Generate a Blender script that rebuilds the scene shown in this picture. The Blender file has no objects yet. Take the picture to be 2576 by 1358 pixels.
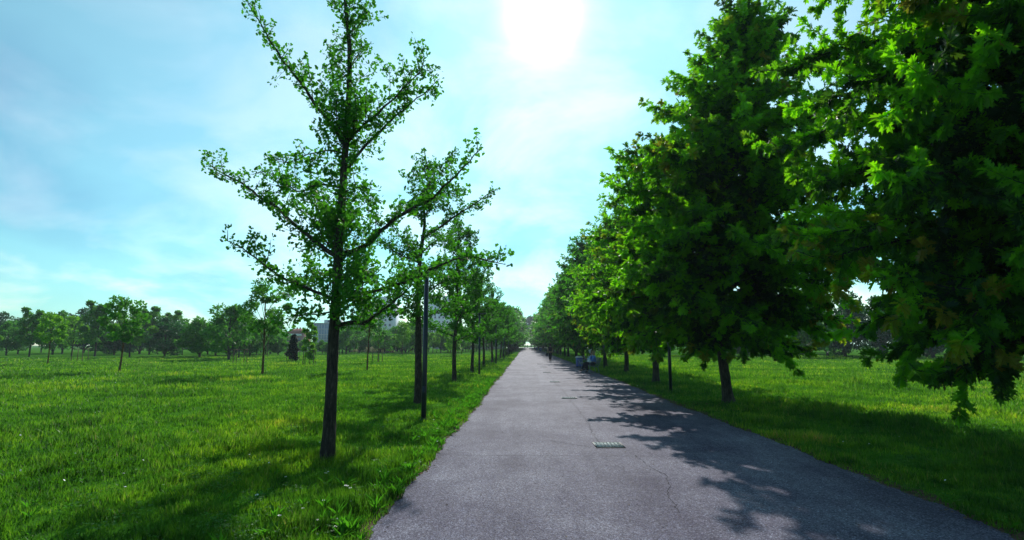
import bpy, math, random
import numpy as np
from mathutils import Vector, Euler, Matrix

rnd = random.Random(7)
rng = np.random.default_rng(11)
scene = bpy.context.scene
C = scene.collection
R = math.radians

# ------------------------------------------------------------------ camera
EYE = 1.65
FPX, CX, CY = 1350.0, 1287.5, 679.0          # focal length and centre for a frame 2575 wide
PITCH = math.atan(188.0 / FPX)
YAW = math.atan(34.5 / math.hypot(FPX, 188.0))
cam_d = bpy.data.cameras.new('camera')
cam = bpy.data.objects.new('camera', cam_d); C.objects.link(cam)
cam.location = (0, 0, EYE)
cam.rotation_euler = (math.pi / 2 + PITCH, 0, YAW)
cam_d.sensor_fit = 'HORIZONTAL'; cam_d.sensor_width = 36.0
cam_d.lens = 36.0 * FPX / 2575.0
cam_d.clip_start = 0.05; cam_d.clip_end = 5000
scene.camera = cam
CAMR = Euler((math.pi / 2 + PITCH, 0, YAW)).to_matrix()

def ray(x, y):
    return (CAMR @ Vector(((x - CX), -(y - CY), -FPX))).normalized()
def at(x, y, Y):
    """the real point on the vertical plane Y metres down the path seen in that direction"""
    d = ray(x, y); t = Y / d.y
    return Vector((d.x * t, Y, EYE + d.z * t))
def gnd(x, y):
    d = ray(x, y); t = -EYE / d.z
    return Vector((d.x * t, d.y * t, 0))

# ------------------------------------------------------------------ sky and sun
SUN = ray(1365, 42)
SUN_EL = math.asin(SUN.z); SUN_AZ = math.atan2(SUN.x, SUN.y)
w = bpy.data.worlds.new('World'); scene.world = w; w.use_nodes = True
nt = w.node_tree; N = nt.nodes; Lk = nt.links
for n in list(N): N.remove(n)
out = N.new('ShaderNodeOutputWorld'); bg = N.new('ShaderNodeBackground')
sky = N.new('ShaderNodeTexSky'); sky.sky_type = 'NISHITA'; sky.sun_disc = False
sky.sun_elevation = SUN_EL; sky.sun_rotation = SUN_AZ
sky.air_density = 1.0; sky.dust_density = 0.15; sky.ozone_density = 2.0
bg.inputs['Strength'].default_value = 0.1
def vmath(op, a=None, b=None):
    n = N.new('ShaderNodeVectorMath'); n.operation = op
    for i, v in enumerate((a, b)):
        if v is None: continue
        if hasattr(v, 'is_linked') or hasattr(v, 'links'): Lk.new(v, n.inputs[i])
        else: n.inputs[i].default_value = v
    return n
def smath(op, a=None, b=None, clamp=False):
    n = N.new('ShaderNodeMath'); n.operation = op; n.use_clamp = clamp
    for i, v in enumerate((a, b)):
        if v is None: continue
        if hasattr(v, 'links'): Lk.new(v, n.inputs[i])
        else: n.inputs[i].default_value = v
    return n.outputs[0]
tc = N.new('ShaderNodeTexCoord')
dirn = vmath('NORMALIZE', tc.outputs['Generated']).outputs[0]
sx = N.new('ShaderNodeSeparateXYZ'); Lk.new(dirn, sx.inputs[0])
zz = smath('ADD', smath('MAXIMUM', sx.outputs[2], 0.0), 0.42)
cx = N.new('ShaderNodeCombineXYZ')
Lk.new(smath('DIVIDE', sx.outputs[0], zz), cx.inputs[0]); Lk.new(smath('DIVIDE', sx.outputs[1], zz), cx.inputs[1])
nz = N.new('ShaderNodeTexNoise'); Lk.new(cx.outputs[0], nz.inputs['Vector'])
nz.inputs['Scale'].default_value = 2.6; nz.inputs['Detail'].default_value = 8; nz.inputs['Roughness'].default_value = 0.55
nz.inputs['Distortion'].default_value = 0.35
cr = N.new('ShaderNodeValToRGB'); Lk.new(nz.outputs['Fac'], cr.inputs[0])
cr.color_ramp.elements[0].position = 0.44; cr.color_ramp.elements[0].color = (0, 0, 0, 1)
cr.color_ramp.elements[1].position = 0.60; cr.color_ramp.elements[1].color = (1, 1, 1, 1)
nz2 = N.new('ShaderNodeTexNoise'); Lk.new(cx.outputs[0], nz2.inputs['Vector'])
nz2.inputs['Scale'].default_value = 1.7; nz2.inputs['Detail'].default_value = 5;
mp = N.new('ShaderNodeMapping'); mp.inputs['Location'].default_value = (4.3, 2.2, 0); Lk.new(cx.outputs[0], mp.inputs[0]); Lk.new(mp.outputs[0], nz2.inputs['Vector'])
cr2 = N.new('ShaderNodeValToRGB'); Lk.new(nz2.outputs['Fac'], cr2.inputs[0])
cr2.color_ramp.elements[0].position = 0.50; cr2.color_ramp.elements[0].color = (1, 1, 1, 1)
cr2.color_ramp.elements[1].position = 0.72; cr2.color_ramp.elements[1].color = (0.66, 0.76, 0.90, 1)
tint = vmath('MULTIPLY', sky.outputs[0], (0.50, 1.04, 0.98)).outputs[0]
cl = vmath('MULTIPLY', sky.outputs[0], (1.75, 1.5, 1.2)).outputs[0]
mix = N.new('ShaderNodeMix'); mix.data_type = 'RGBA'
fac = smath('MULTIPLY', cr.outputs[0], 0.62)
Lk.new(fac, mix.inputs['Factor']); Lk.new(tint, mix.inputs['A']); Lk.new(cl, mix.inputs['B'])
grey = vmath('MULTIPLY', mix.outputs['Result'], cr2.outputs[0]).outputs[0]
# the bright ring of thin cloud round the sun
dt = vmath('DOT_PRODUCT', dirn, tuple(SUN)); dv = smath('MAXIMUM', dt.outputs['Value'], 0.0)
a1 = smath('MULTIPLY', smath('POWER', dv, 1500.0), 30.0)
a2 = smath('MULTIPLY', smath('POWER', dv, 460.0), 7.5)
a3 = smath('MULTIPLY', smath('POWER', dv, 25.0), 0.9)
asum = smath('ADD', smath('ADD', a1, a2), a3)
av = N.new('ShaderNodeVectorMath'); av.operation = 'SCALE'; av.inputs[0].default_value = (1.0, 1.03, 1.0)
Lk.new(asum, av.inputs['Scale'])
tot0 = vmath('ADD', grey, av.outputs[0]).outputs[0]
bro = N.new('ShaderNodeVectorMath'); bro.operation = 'SCALE'; bro.inputs[0].default_value = (3.1, 5.2, 5.4)
Lk.new(smath('MULTIPLY', smath('POWER', dv, 2.0), smath('ADD', smath('MULTIPLY', cr2.outputs[0], 0.8), 0.2)), bro.inputs['Scale'])
tot = vmath('ADD', tot0, bro.outputs[0]).outputs[0]
Lk.new(tot, bg.inputs[0]); Lk.new(bg.outputs[0], out.inputs[0])

sd = bpy.data.lights.new('sun', 'SUN'); sd.energy = 4.6; sd.angle = R(0.6); sd.color = (1.0, 0.97, 0.92)
so = bpy.data.objects.new('sun', sd); C.objects.link(so)
so.rotation_euler = (-SUN).to_track_quat('-Z', 'Y').to_euler()
so.location = (0, 40, 60)
vs = scene.view_settings
vs.view_transform = 'Standard'; vs.look = 'None'; vs.gamma = 1.0; vs.exposure = 0.0; vs.use_curve_mapping = False
try:
    scene.cycles.max_bounces = 6; scene.cycles.diffuse_bounces = 3; scene.cycles.transmission_bounces = 4
    scene.cycles.transparent_max_bounces = 4; scene.cycles.glossy_bounces = 2
    scene.cycles.sample_clamp_indirect = 6
except Exception: pass

# ------------------------------------------------------------------ helpers
def mesh_np(name, verts, polys_list, mats, parent=None, smooth=False, attrs=None, loc=None, midx=None):
    """verts (n,3); polys_list: list of int arrays (m,k) with the same k inside each"""
    me = bpy.data.meshes.new(name)
    verts = np.asarray(verts, dtype=np.float32)
    me.vertices.add(len(verts)); me.vertices.foreach_set('co', verts.ravel())
    loops = np.concatenate([np.asarray(p, dtype=np.int32).ravel() for p in polys_list])
    sizes = np.concatenate([np.full(len(p), np.asarray(p).shape[1], dtype=np.int32) for p in polys_list])
    starts = np.concatenate([[0], np.cumsum(sizes)[:-1]]).astype(np.int32)
    me.loops.add(len(loops)); me.loops.foreach_set('vertex_index', loops)
    me.polygons.add(len(sizes)); me.polygons.foreach_set('loop_start', starts)
    if midx is not None: me.polygons.foreach_set('material_index', np.asarray(midx, dtype=np.int32))
    if smooth: me.polygons.foreach_set('use_smooth', np.ones(len(sizes), dtype=bool))
    if attrs:
        for k, v in attrs.items():
            a = me.attributes.new(k, 'FLOAT', 'POINT'); a.data.foreach_set('value', np.asarray(v, dtype=np.float32))
    me.update(calc_edges=True)
    for m in (mats if isinstance(mats, (list, tuple)) else [mats]): me.materials.append(m)
    o = bpy.data.objects.new(name, me); C.objects.link(o)
    if parent: o.parent = parent
    if loc is not None: o.location = loc
    return o

class MB:
    """collects simple shapes into ONE mesh"""
    def __init__(s): s.v = []; s.p = {}; s.n = 0
    def add(s, v, polys):
        v = np.asarray(v, float)
        for p in polys:
            s.p.setdefault(len(p), []).append([i + s.n for i in p])
        s.v.append(v); s.n += len(v)
    def box(s, c, size, rot=None, taper=1.0):
        hx, hy, hz = [q / 2 for q in size]
        pts = [Vector((x * (taper if z > 0 else 1), y * (taper if z > 0 else 1), z)) for z in (-hz, hz) for y in (-hy, hy) for x in (-hx, hx)]
        if rot is not None: pts = [rot @ p for p in pts]
        c = Vector(c)
        s.add([tuple(p + c) for p in pts], [(0, 2, 3, 1), (4, 5, 7, 6), (0, 1, 5, 4), (2, 6, 7, 3), (0, 4, 6, 2), (1, 3, 7, 5)])
    def tube(s, pts, rad, sides=8, cap=True):
        v, q = tube_np(pts, rad, sides)
        s.add(v, [list(x) for x in q])
        if cap:
            s.p.setdefault(sides, []).append([s.n - len(v) + i for i in range(sides)][::-1])
            s.p.setdefault(sides, []).append([s.n - sides + i for i in range(sides)])
    def lathe(s, prof, c=(0, 0, 0), sides=20):
        v = []; q = []
        for (r, z) in prof:
            for k in range(sides):
                a = 2 * math.pi * k / sides; v.append((c[0] + r * math.cos(a), c[1] + r * math.sin(a), c[2] + z))
        for i in range(len(prof) - 1):
            for k in range(sides):
                k2 = (k + 1) % sides
                q.append((i * sides + k, i * sides + k2, (i + 1) * sides + k2, (i + 1) * sides + k))
        s.add(v, q)
    def build(s, name, mat, parent=None, smooth=False, loc=None):
        return mesh_np(name, np.concatenate(s.v), [np.array(x) for x in s.p.values()], mat, parent, smooth, loc=loc)

def tube_np(pts, rad, sides=8, wob=0.0):
    P = np.asarray([tuple(p) for p in pts], float); n = len(P)
    rad = np.broadcast_to(np.asarray(rad, float), (n,))
    T = np.gradient(P, axis=0); T /= np.linalg.norm(T, axis=1)[:, None] + 1e-9
    up = np.array([0.13, 0.97, 0.1]) if abs(T[0][1]) < 0.9 else np.array([1.0, 0.1, 0.1])
    A = np.cross(T, up); A /= np.linalg.norm(A, axis=1)[:, None] + 1e-9
    B = np.cross(T, A)
    ang = np.arange(sides) * 2 * math.pi / sides
    rr = rad[:, None] * (1 + (wob * rng.standard_normal((n, sides)) if wob else 0))
    V = P[:, None, :] + rr[..., None] * (np.cos(ang)[None, :, None] * A[:, None, :] + np.sin(ang)[None, :, None] * B[:, None, :])
    i = np.arange(n - 1)[:, None]; k = np.arange(sides)[None, :]; k2 = (k + 1) % sides
    Q = np.stack([i * sides + k, i * sides + k2, (i + 1) * sides + k2, (i + 1) * sides + k], -1).reshape(-1, 4)
    return V.reshape(-1, 3), Q

def tubes_mesh(name, tubes, mat, parent=None, loc=None):
    vs_, qs, n = [], [], 0
    for (pts, rad, sides, wob) in tubes:
        v, q = tube_np(pts, rad, sides, wob); vs_.append(v); qs.append(q + n); n += len(v)
    return mesh_np(name, np.concatenate(vs_), [np.concatenate(qs)], mat, parent, True, loc=loc)

def smooth_line(pts, step=0.12):
    """Catmull-Rom through points"""
    P = [Vector(p) for p in pts]
    P = [P[0] * 2 - P[1]] + P + [P[-1] * 2 - P[-2]]
    o = []
    for i in range(1, len(P) - 2):
        n = max(2, int((P[i + 1] - P[i]).length / step))
        for j in range(n):
            t = j / n; a, b, c, d = P[i - 1:i + 3]
            o.append(0.5 * ((2 * b) + (c - a) * t + (2 * a - 5 * b + 4 * c - d) * t * t + (3 * b - a - 3 * c + d) * t ** 3))
    o.append(P[-2])
    return o

def empty(name, loc=(0, 0, 0), rz=0):
    o = bpy.data.objects.new(name, None); C.objects.link(o); o.location = loc; o.rotation_euler = (0, 0, rz)
    o.empty_display_size = 0.3
    return o
def tag(o, label=None, cat=None, group=None, kind=None):
    if label: o['label'] = label
    if cat: o['category'] = cat
    if group: o['group'] = group
    if kind: o['kind'] = kind
    return o
def copy_tree(o, parent=None):
    kids = [c for c in bpy.data.objects if c.parent == o]
    c = o.copy(); C.objects.link(c)
    if parent: c.parent = parent
    for ch in kids: copy_tree(ch, c)
    return c

# ------------------------------------------------------------------ materials
def mat(name, rough=0.6, spec=0.5, base=(0.5, 0.5, 0.5), metal=0.0):
    m = bpy.data.materials.new(name); m.use_nodes = True
    b = m.node_tree.nodes['Principled BSDF']
    b.inputs['Roughness'].default_value = rough; b.inputs['Base Color'].default_value = (*base, 1)
    b.inputs['Specular IOR Level'].default_value = spec; b.inputs['Metallic'].default_value = metal
    return m
def nd(m, t, **kw):
    n = m.node_tree.nodes.new(t)
    for k, v in kw.items():
        if k in n.inputs: n.inputs[k].default_value = v
        else: setattr(n, k, v)
    return n
def lk(m, a, b): m.node_tree.links.new(a, b)
def ramp(m, src, stops):
    r = nd(m, 'ShaderNodeValToRGB'); lk(m, src, r.inputs[0])
    e = r.color_ramp.elements
    e[0].position = stops[0][0]; e[0].color = (*stops[0][1], 1)
    e[1].position = stops[-1][0]; e[1].color = (*stops[-1][1], 1)
    for p, c in stops[1:-1]:
        x = e.new(p); x.color = (*c, 1)
    return r.outputs[0]
def noise(m, scale, detail=4, rough=0.55, coord='Object', stretch=None):
    t = nd(m, 'ShaderNodeTexCoord'); n = nd(m, 'ShaderNodeTexNoise')
    src = t.outputs[coord]
    if coord == 'World':
        pass
    if stretch:
        mpn = nd(m, 'ShaderNodeMapping'); mpn.inputs['Scale'].default_value = stretch; lk(m, src, mpn.inputs[0]); src = mpn.outputs[0]
    lk(m, src, n.inputs['Vector'])
    n.inputs['Scale'].default_value = scale; n.inputs['Detail'].default_value = detail; n.inputs['Roughness'].default_value = rough
    return n.outputs['Fac']
def mixc(m, f, a, b, mode='MIX'):
    x = nd(m, 'ShaderNodeMix', data_type='RGBA', blend_type=mode)
    for s, v in (('Factor', f), ('A', a), ('B', b)):
        if hasattr(v, 'links'): lk(m, v, x.inputs[s])
        elif s == 'Factor': x.inputs[s].default_value = v
        else: x.inputs[s].default_value = (*v, 1)
    return x.outputs['Result']
def bump(m, h, strength=0.4, dist=0.02):
    b = nd(m, 'ShaderNodeBump'); b.inputs['Strength'].default_value = strength; b.inputs['Distance'].default_value = dist
    lk(m, h, b.inputs['Height']); lk(m, b.outputs[0], m.node_tree.nodes['Principled BSDF'].inputs['Normal'])
def noisy(name, c1, c2, scale=8, rough=0.7, spec=0.3, metal=0.0, bstr=0.0, detail=4, stretch=None):
    m = mat(name, rough, spec, metal=metal); f = noise(m, scale, detail, stretch=stretch)
    lk(m, ramp(m, f, [(0.3, c1), (0.7, c2)]), m.node_tree.nodes['Principled BSDF'].inputs['Base Color'])
    if bstr: bump(m, f, bstr)
    return m

def leaf_mat(name, stops, trans=(0.20, 0.42, 0.02), tfac=0.42, young=None, rough=0.42, spec=0.45, world_scale=0.0):
    m = mat(name, rough, spec); nts = m.node_tree.nodes; P = nts['Principled BSDF']; O = nts['Material Output']
    a = nd(m, 'ShaderNodeAttribute', attribute_name='tint')
    col = ramp(m, a.outputs['Fac'], stops)
    oi = nd(m, 'ShaderNodeObjectInfo')
    hs = nd(m, 'ShaderNodeHueSaturation')
    mr = nd(m, 'ShaderNodeMapRange'); mr.inputs['To Min'].default_value = 0.85; mr.inputs['To Max'].default_value = 1.2
    lk(m, oi.outputs['Random'], mr.inputs[0]); lk(m, mr.outputs[0], hs.inputs['Value']); lk(m, col, hs.inputs['Color'])
    col = hs.outputs[0]
    tcol = mixc(m, ramp(m, a.outputs['Fac'], [(0.25, (.12, .12, .12)), (0.85, (.95, .95, .95))]) if 'oak' in name else 0.6, col, trans)  # oak translucency follows tint: shaded interior and sunlit lime patches set by leaf colour
    if young:
        y = nd(m, 'ShaderNodeAttribute', attribute_name='young')
        col = mixc(m, y.outputs['Fac'], col, young); tcol = mixc(m, y.outputs['Fac'], tcol, tuple(min(1, q * 1.9) for q in young))
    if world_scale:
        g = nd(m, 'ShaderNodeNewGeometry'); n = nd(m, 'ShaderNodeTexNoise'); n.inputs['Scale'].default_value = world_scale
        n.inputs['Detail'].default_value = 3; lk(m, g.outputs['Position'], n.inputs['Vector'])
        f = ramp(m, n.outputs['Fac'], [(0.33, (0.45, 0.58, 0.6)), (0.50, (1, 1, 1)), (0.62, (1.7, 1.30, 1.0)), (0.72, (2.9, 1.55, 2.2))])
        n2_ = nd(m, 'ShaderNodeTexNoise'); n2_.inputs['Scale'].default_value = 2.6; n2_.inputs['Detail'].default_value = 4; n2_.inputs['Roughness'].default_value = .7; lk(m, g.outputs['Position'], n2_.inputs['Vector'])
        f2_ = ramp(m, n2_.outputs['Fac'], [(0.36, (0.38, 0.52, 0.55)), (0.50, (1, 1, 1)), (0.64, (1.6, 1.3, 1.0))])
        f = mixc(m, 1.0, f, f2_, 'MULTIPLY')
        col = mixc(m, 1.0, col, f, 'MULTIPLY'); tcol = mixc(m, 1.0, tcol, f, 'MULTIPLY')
    lk(m, col, P.inputs['Base Color'])
    tr = nd(m, 'ShaderNodeBsdfTranslucent'); lk(m, tcol, tr.inputs['Color'])
    mx = nd(m, 'ShaderNodeMixShader'); mx.inputs[0].default_value = tfac
    lk(m, P.outputs[0], mx.inputs[1]); lk(m, tr.outputs[0], mx.inputs[2]); lk(m, mx.outputs[0], O.inputs['Surface'])
    return m

M = {}
M['ginkgo_leaf'] = leaf_mat('ginkgo_leaf', [(0, (0.009, 0.052, 0.020)), (0.5, (0.024, 0.11, 0.018)), (1, (0.068, 0.20, 0.012))], trans=(0.15, 0.62, 0.01), tfac=0.44, rough=0.6, spec=0.22)
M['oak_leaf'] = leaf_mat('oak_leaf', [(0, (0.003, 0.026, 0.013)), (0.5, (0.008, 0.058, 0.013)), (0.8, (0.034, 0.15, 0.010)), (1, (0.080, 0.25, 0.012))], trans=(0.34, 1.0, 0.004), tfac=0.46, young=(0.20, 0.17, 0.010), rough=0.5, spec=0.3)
M['far_oak_leaf'] = leaf_mat('far_oak_leaf', [(0, (0.003, 0.026, 0.017)), (0.5, (0.009, 0.060, 0.026)), (0.85, (0.028, 0.13, 0.020)), (1, (0.07, 0.22, 0.02))], trans=(0.18, 0.75, 0.02), tfac=0.40, young=(0.20, 0.17, 0.010), rough=0.5, spec=0.25)
M['park_leaf'] = leaf_mat('park_leaf', [(0, (0.016, 0.085, 0.022)), (0.5, (0.045, 0.19, 0.022)), (1, (0.11, 0.31, 0.02))], trans=(0.16, 0.55, 0.02), tfac=0.4, rough=0.6, spec=0.2)
M['dark_leaf'] = leaf_mat('dark_leaf', [(0, (0.008, 0.040, 0.026)), (1, (0.026, 0.105, 0.036))], trans=(0.06, 0.30, 0.03), tfac=0.3, rough=0.6, spec=0.2)
M['lime_leaf'] = leaf_mat('lime_leaf', [(0, (0.05, 0.17, 0.012)), (1, (0.14, 0.36, 0.02))], trans=(0.3, 0.7, 0.02), tfac=0.42, rough=0.6, spec=0.2)
M['needle'] = leaf_mat('needle', [(0, (0.003, 0.016, 0.010)), (1, (0.012, 0.040, 0.018))], trans=(0.02, 0.06, 0.02), tfac=0.12, rough=0.7, spec=0.2)
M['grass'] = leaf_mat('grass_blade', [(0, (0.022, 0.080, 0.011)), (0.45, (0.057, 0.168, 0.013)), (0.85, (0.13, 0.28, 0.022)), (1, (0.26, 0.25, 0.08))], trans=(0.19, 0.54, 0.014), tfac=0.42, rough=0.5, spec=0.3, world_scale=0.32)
M['weed'] = leaf_mat('weed_leaf', [(0, (0.02, 0.10, 0.012)), (1, (0.07, 0.24, 0.02))], trans=(0.16, 0.6, 0.012), tfac=0.45, rough=0.6, spec=0.15)
M['dry'] = leaf_mat('dry_leaf', [(0, (0.10, 0.06, 0.03)), (1, (0.30, 0.20, 0.10))], trans=(0.2, 0.12, 0.05), tfac=0.1, rough=0.8, spec=0.2)
M['pale'] = leaf_mat('pale_plume', [(0, (0.30, 0.32, 0.14)), (1, (0.62, 0.60, 0.36))], trans=(0.5, 0.5, 0.25), tfac=0.3, rough=0.8, spec=0.1)

def bark(name, c1, c2, c3):
    m = mat(name, 0.9, 0.15)
    f = noise(m, 9, 8, 0.7, stretch=(4.0, 4.0, 0.8)); g = noise(m, 2.2, 4, 0.6)
    c = ramp(m, f, [(0.32, c1), (0.55, c2), (0.74, c3)])
    c = mixc(m, 1.0, c, ramp(m, g, [(0.3, (0.6, 0.6, 0.62)), (0.7, (1.35, 1.3, 1.2))]), 'MULTIPLY')
    lk(m, c, m.node_tree.nodes['Principled BSDF'].inputs['Base Color'])
    bump(m, f, 0.9, 0.03)
    return m
M['bark'] = bark('ginkgo_bark', (0.018, 0.016, 0.016), (0.060, 0.050, 0.044), (0.17, 0.15, 0.13))
M['oak_bark'] = bark('oak_bark', (0.022, 0.020, 0.020), (0.070, 0.065, 0.06), (0.16, 0.15, 0.14))
M['young_bark'] = bark('young_bark', (0.05, 0.035, 0.015), (0.12, 0.08, 0.03), (0.20, 0.15, 0.07))
M['stake'] = noisy('stake_wood', (0.10, 0.075, 0.045), (0.24, 0.18, 0.11), 6, 0.85, 0.2, stretch=(1, 1, 0.2))
M['lamp'] = noisy('lamp_paint', (0.008, 0.014, 0.030), (0.014, 0.022, 0.044), 3, 0.35, 0.5)
M['lamp_glass'] = mat('lamp_glass', 0.15, 0.6, (0.55, 0.58, 0.6))
M['steel'] = noisy('bench_steel', (0.10, 0.14, 0.16), (0.2, 0.26, 0.28), 12, 0.4, 0.5, 0.3)
M['slat'] = noisy('bench_slat', (0.05, 0.07, 0.08), (0.12, 0.16, 0.17), 6, 0.5, 0.4)
M['bin_blue'] = noisy('bin_blue', (0.008, 0.04, 0.24), (0.014, 0.07, 0.34), 3, 0.35, 0.5)
M['bin_dark'] = noisy('bin_dark', (0.01, 0.012, 0.02), (0.02, 0.024, 0.035), 5, 0.6, 0.3)
M['bin_lid'] = noisy('bin_lid', (0.55, 0.56, 0.50), (0.78, 0.78, 0.70), 5, 0.5, 0.3)
M['bin_mark'] = noisy('bin_mark', (0.22, 0.38, 0.55), (0.35, 0.52, 0.68), 9, 0.5, 0.3)
M['skin'] = noisy('skin', (0.34, 0.19, 0.13), (0.42, 0.25, 0.17), 12, 0.55, 0.35)
M['black_cloth'] = noisy('black_cloth', (0.006, 0.007, 0.014), (0.014, 0.015, 0.028), 14, 0.9, 0.1, bstr=0.2)
M['denim'] = noisy('dark_trousers', (0.010, 0.013, 0.024), (0.022, 0.026, 0.045), 14, 0.9, 0.1, bstr=0.2)
M['blue_cloth'] = noisy('blue_jacket', (0.08, 0.19, 0.52), (0.16, 0.30, 0.70), 10, 0.8, 0.15, bstr=0.3)
M['pale_blue_cloth'] = noisy('pale_blue_shirt', (0.34, 0.50, 0.72), (0.46, 0.62, 0.80), 10, 0.8, 0.15, bstr=0.3)
M['white'] = noisy('white_cloth', (0.74, 0.77, 0.8), (0.84, 0.86, 0.88), 10, 0.7, 0.2)
M['hair_dark'] = noisy('hair_dark', (0.012, 0.011, 0.012), (0.05, 0.045, 0.045), 30, 0.6, 0.3)
M['hair_blond'] = noisy('hair_blond', (0.20, 0.15, 0.08), (0.36, 0.28, 0.16), 30, 0.55, 0.3)
M['shoe'] = noisy('dark_shoe', (0.012, 0.012, 0.018), (0.03, 0.03, 0.04), 10, 0.6, 0.3)
M['panel'] = noisy('tablet_case', (0.02, 0.035, 0.06), (0.035, 0.055, 0.085), 6, 0.35, 0.5)
M['eye'] = mat('eye', 0.2, 0.6, (0.02, 0.02, 0.02))

# ground, lawn
m = M['ground'] = mat('lawn_ground', 1.0, 0.0)
f1 = noise(m, 0.32, 4, 0.6); f2 = noise(m, 5.0, 6, 0.7)
c = mixc(m, f2, ramp(m, f1, [(0.35, (0.050, 0.17, 0.014)), (0.55, (0.080, 0.25, 0.018)), (0.7, (0.13, 0.31, 0.035))]), (0.045, 0.12, 0.014))
lk(m, c, m.node_tree.nodes['Principled BSDF'].inputs['Base Color']); bump(m, f2, 0.6, 0.06)

# resin-bound gravel path
m = M['path'] = mat('path_gravel', 0.8, 0.06)
B = m.node_tree.nodes['Principled BSDF']
tcn = nd(m, 'ShaderNodeTexCoord')
def voro(scale):
    v = nd(m, 'ShaderNodeTexVoronoi'); v.inputs['Scale'].default_value = scale; lk(m, tcn.outputs['Object'], v.inputs['Vector']); return v
v1 = voro(95.0); v2 = voro(38.0)
g1 = nd(m, 'ShaderNodeSeparateColor'); lk(m, v1.outputs['Color'], g1.inputs[0])
g2 = nd(m, 'ShaderNodeSeparateColor'); lk(m, v2.outputs['Color'], g2.inputs[0])
stone = ramp(m, g1.outputs[0], [(0.0, (0.058, 0.053, 0.074)), (0.35, (0.091, 0.085, 0.120)), (0.62, (0.121, 0.118, 0.163)), (0.84, (0.158, 0.158, 0.208)), (1.0, (0.26, 0.28, 0.36))])
stone2 = ramp(m, g2.outputs[1], [(0.0, (0.62, 0.58, 0.62)), (0.5, (1.0, 1.0, 1.0)), (1.0, (1.5, 1.45, 1.45))])
c = mixc(m, 0.45, stone, mixc(m, 1.0, stone, stone2, 'MULTIPLY'))
big = noise(m, 0.55, 5, 0.6); mid = noise(m, 3.0, 5, 0.65, stretch=(1.0, 0.35, 1))
c = mixc(m, 1.0, c, ramp(m, big, [(0.35, (0.62, 0.57, 0.66)), (0.6, (1.20, 1.17, 1.14))]), 'MULTIPLY')
c = mixc(m, 1.0, c, ramp(m, mid, [(0.3, (0.76, 0.74, 0.80)), (0.65, (1.14, 1.14, 1.10))]), 'MULTIPLY')
wear = noise(m, 1.0, 4, 0.6, stretch=(1.5, 0.10, 1))
c = mixc(m, 1.0, c, ramp(m, wear, [(0.36, (0.84, 0.82, 0.84)), (0.6, (1.14, 1.13, 1.10))]), 'MULTIPLY')
lk(m, c, B.inputs['Base Color'])
mr = nd(m, 'ShaderNodeMapRange'); mr.inputs['To Min'].default_value = 0.6; mr.inputs['To Max'].default_value = 0.85
lk(m, g1.outputs[1], mr.inputs[0]); lk(m, mr.outputs[0], B.inputs['Roughness'])
bump(m, v1.outputs['Distance'], 0.5, 0.006)
M['crack'] = noisy('crack_dirt', (0.018, 0.016, 0.016), (0.05, 0.045, 0.042), 30, 0.95, 0.05)
M['soil'] = noisy('edge_soil', (0.045, 0.026, 0.015), (0.15, 0.10, 0.06), 14, 0.95, 0.1, bstr=0.6, detail=6)
M['plaza'] = noisy('plaza_paving', (0.40, 0.40, 0.38), (0.52, 0.52, 0.50), 0.6, 0.7, 0.3)

# ------------------------------------------------------------------ path outline
def wob(y, s, amp):
    return amp * (math.sin(y * 1.7 + s) * 0.4 + math.sin(y * 4.1 + s * 2.3) * 0.3 + math.sin(y * 9.7 + s * 5) * 0.2 + math.sin(y * 0.43 + s) * 0.5)
_gl = [gnd(925, 1358), gnd(1130, 1110)]
XL0 = -1.31; XR0 = 4.22
def edge_l(y): return XL0 + wob(y, 1.0, 0.075) + .016 * math.sin(y * 23.1) + .013 * math.sin(y * 37.7 + 1) - 0.010 * max(0, 9 - y)
def edge_r(y): return XR0 + wob(y, 4.0, 0.08) + .016 * math.sin(y * 21.3) + .013 * math.sin(y * 33.7 + 1)

def build_ground():
    n = 40; xs = np.concatenate([np.linspace(-900, -60, 12), np.linspace(-50, 50, 26), np.linspace(60, 900, 12)])
    ys = np.concatenate([np.linspace(-120, -10, 6), np.linspace(-5, 120, 30), np.linspace(140, 1400, 16)])
    X, Y = np.meshgrid(xs, ys, indexing='ij'); Z = np.zeros_like(X)
    V = np.stack([X, Y, Z], -1).reshape(-1, 3)
    i = np.arange(len(xs) - 1)[:, None]; j = np.arange(len(ys) - 1)[None, :]; W = len(ys)
    Q = np.stack([i * W + j, (i + 1) * W + j, (i + 1) * W + j + 1, i * W + j + 1], -1).reshape(-1, 4)
    tag(mesh_np('ground', V, [Q], M['ground']), kind='structure')
build_ground()

def ribbon(fl, fr, ys, z):
    V = []; 
    for y in ys: V += [(fl(y), y, z), (fr(y), y, z)]
    Q = [(2 * i, 2 * i + 1, 2 * i + 3, 2 * i + 2) for i in range(len(ys) - 1)]
    return V, Q
ys = list(np.arange(-6, 30, 0.07)) + list(np.arange(30, 60, 0.3)) + list(np.arange(60, 301, 3.0))
V, Q = ribbon(edge_l, edge_r, ys, 0.010)
MIDX = [0] * len(Q)
def strip(pts, wd, z=0.0125):
    """a crack drawn as a hairline strip in the path surface"""
    global V, Q, MIDX
    base = len(V)
    for i, p in enumerate(pts):
        a = pts[max(0, i - 1)]; b = pts[min(len(pts) - 1, i + 1)]
        t = Vector((b[0] - a[0], b[1] - a[1])).normalized(); nrm = Vector((-t.y, t.x)) * wd * (0.4 + rnd.random())
        V += [(p[0] - nrm.x, p[1] - nrm.y, z), (p[0] + nrm.x, p[1] + nrm.y, z)]
    for i in range(len(pts) - 1):
        Q.append((base + 2 * i, base + 2 * i + 1, base + 2 * i + 3, base + 2 * i + 2)); MIDX.append(1)
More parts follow.
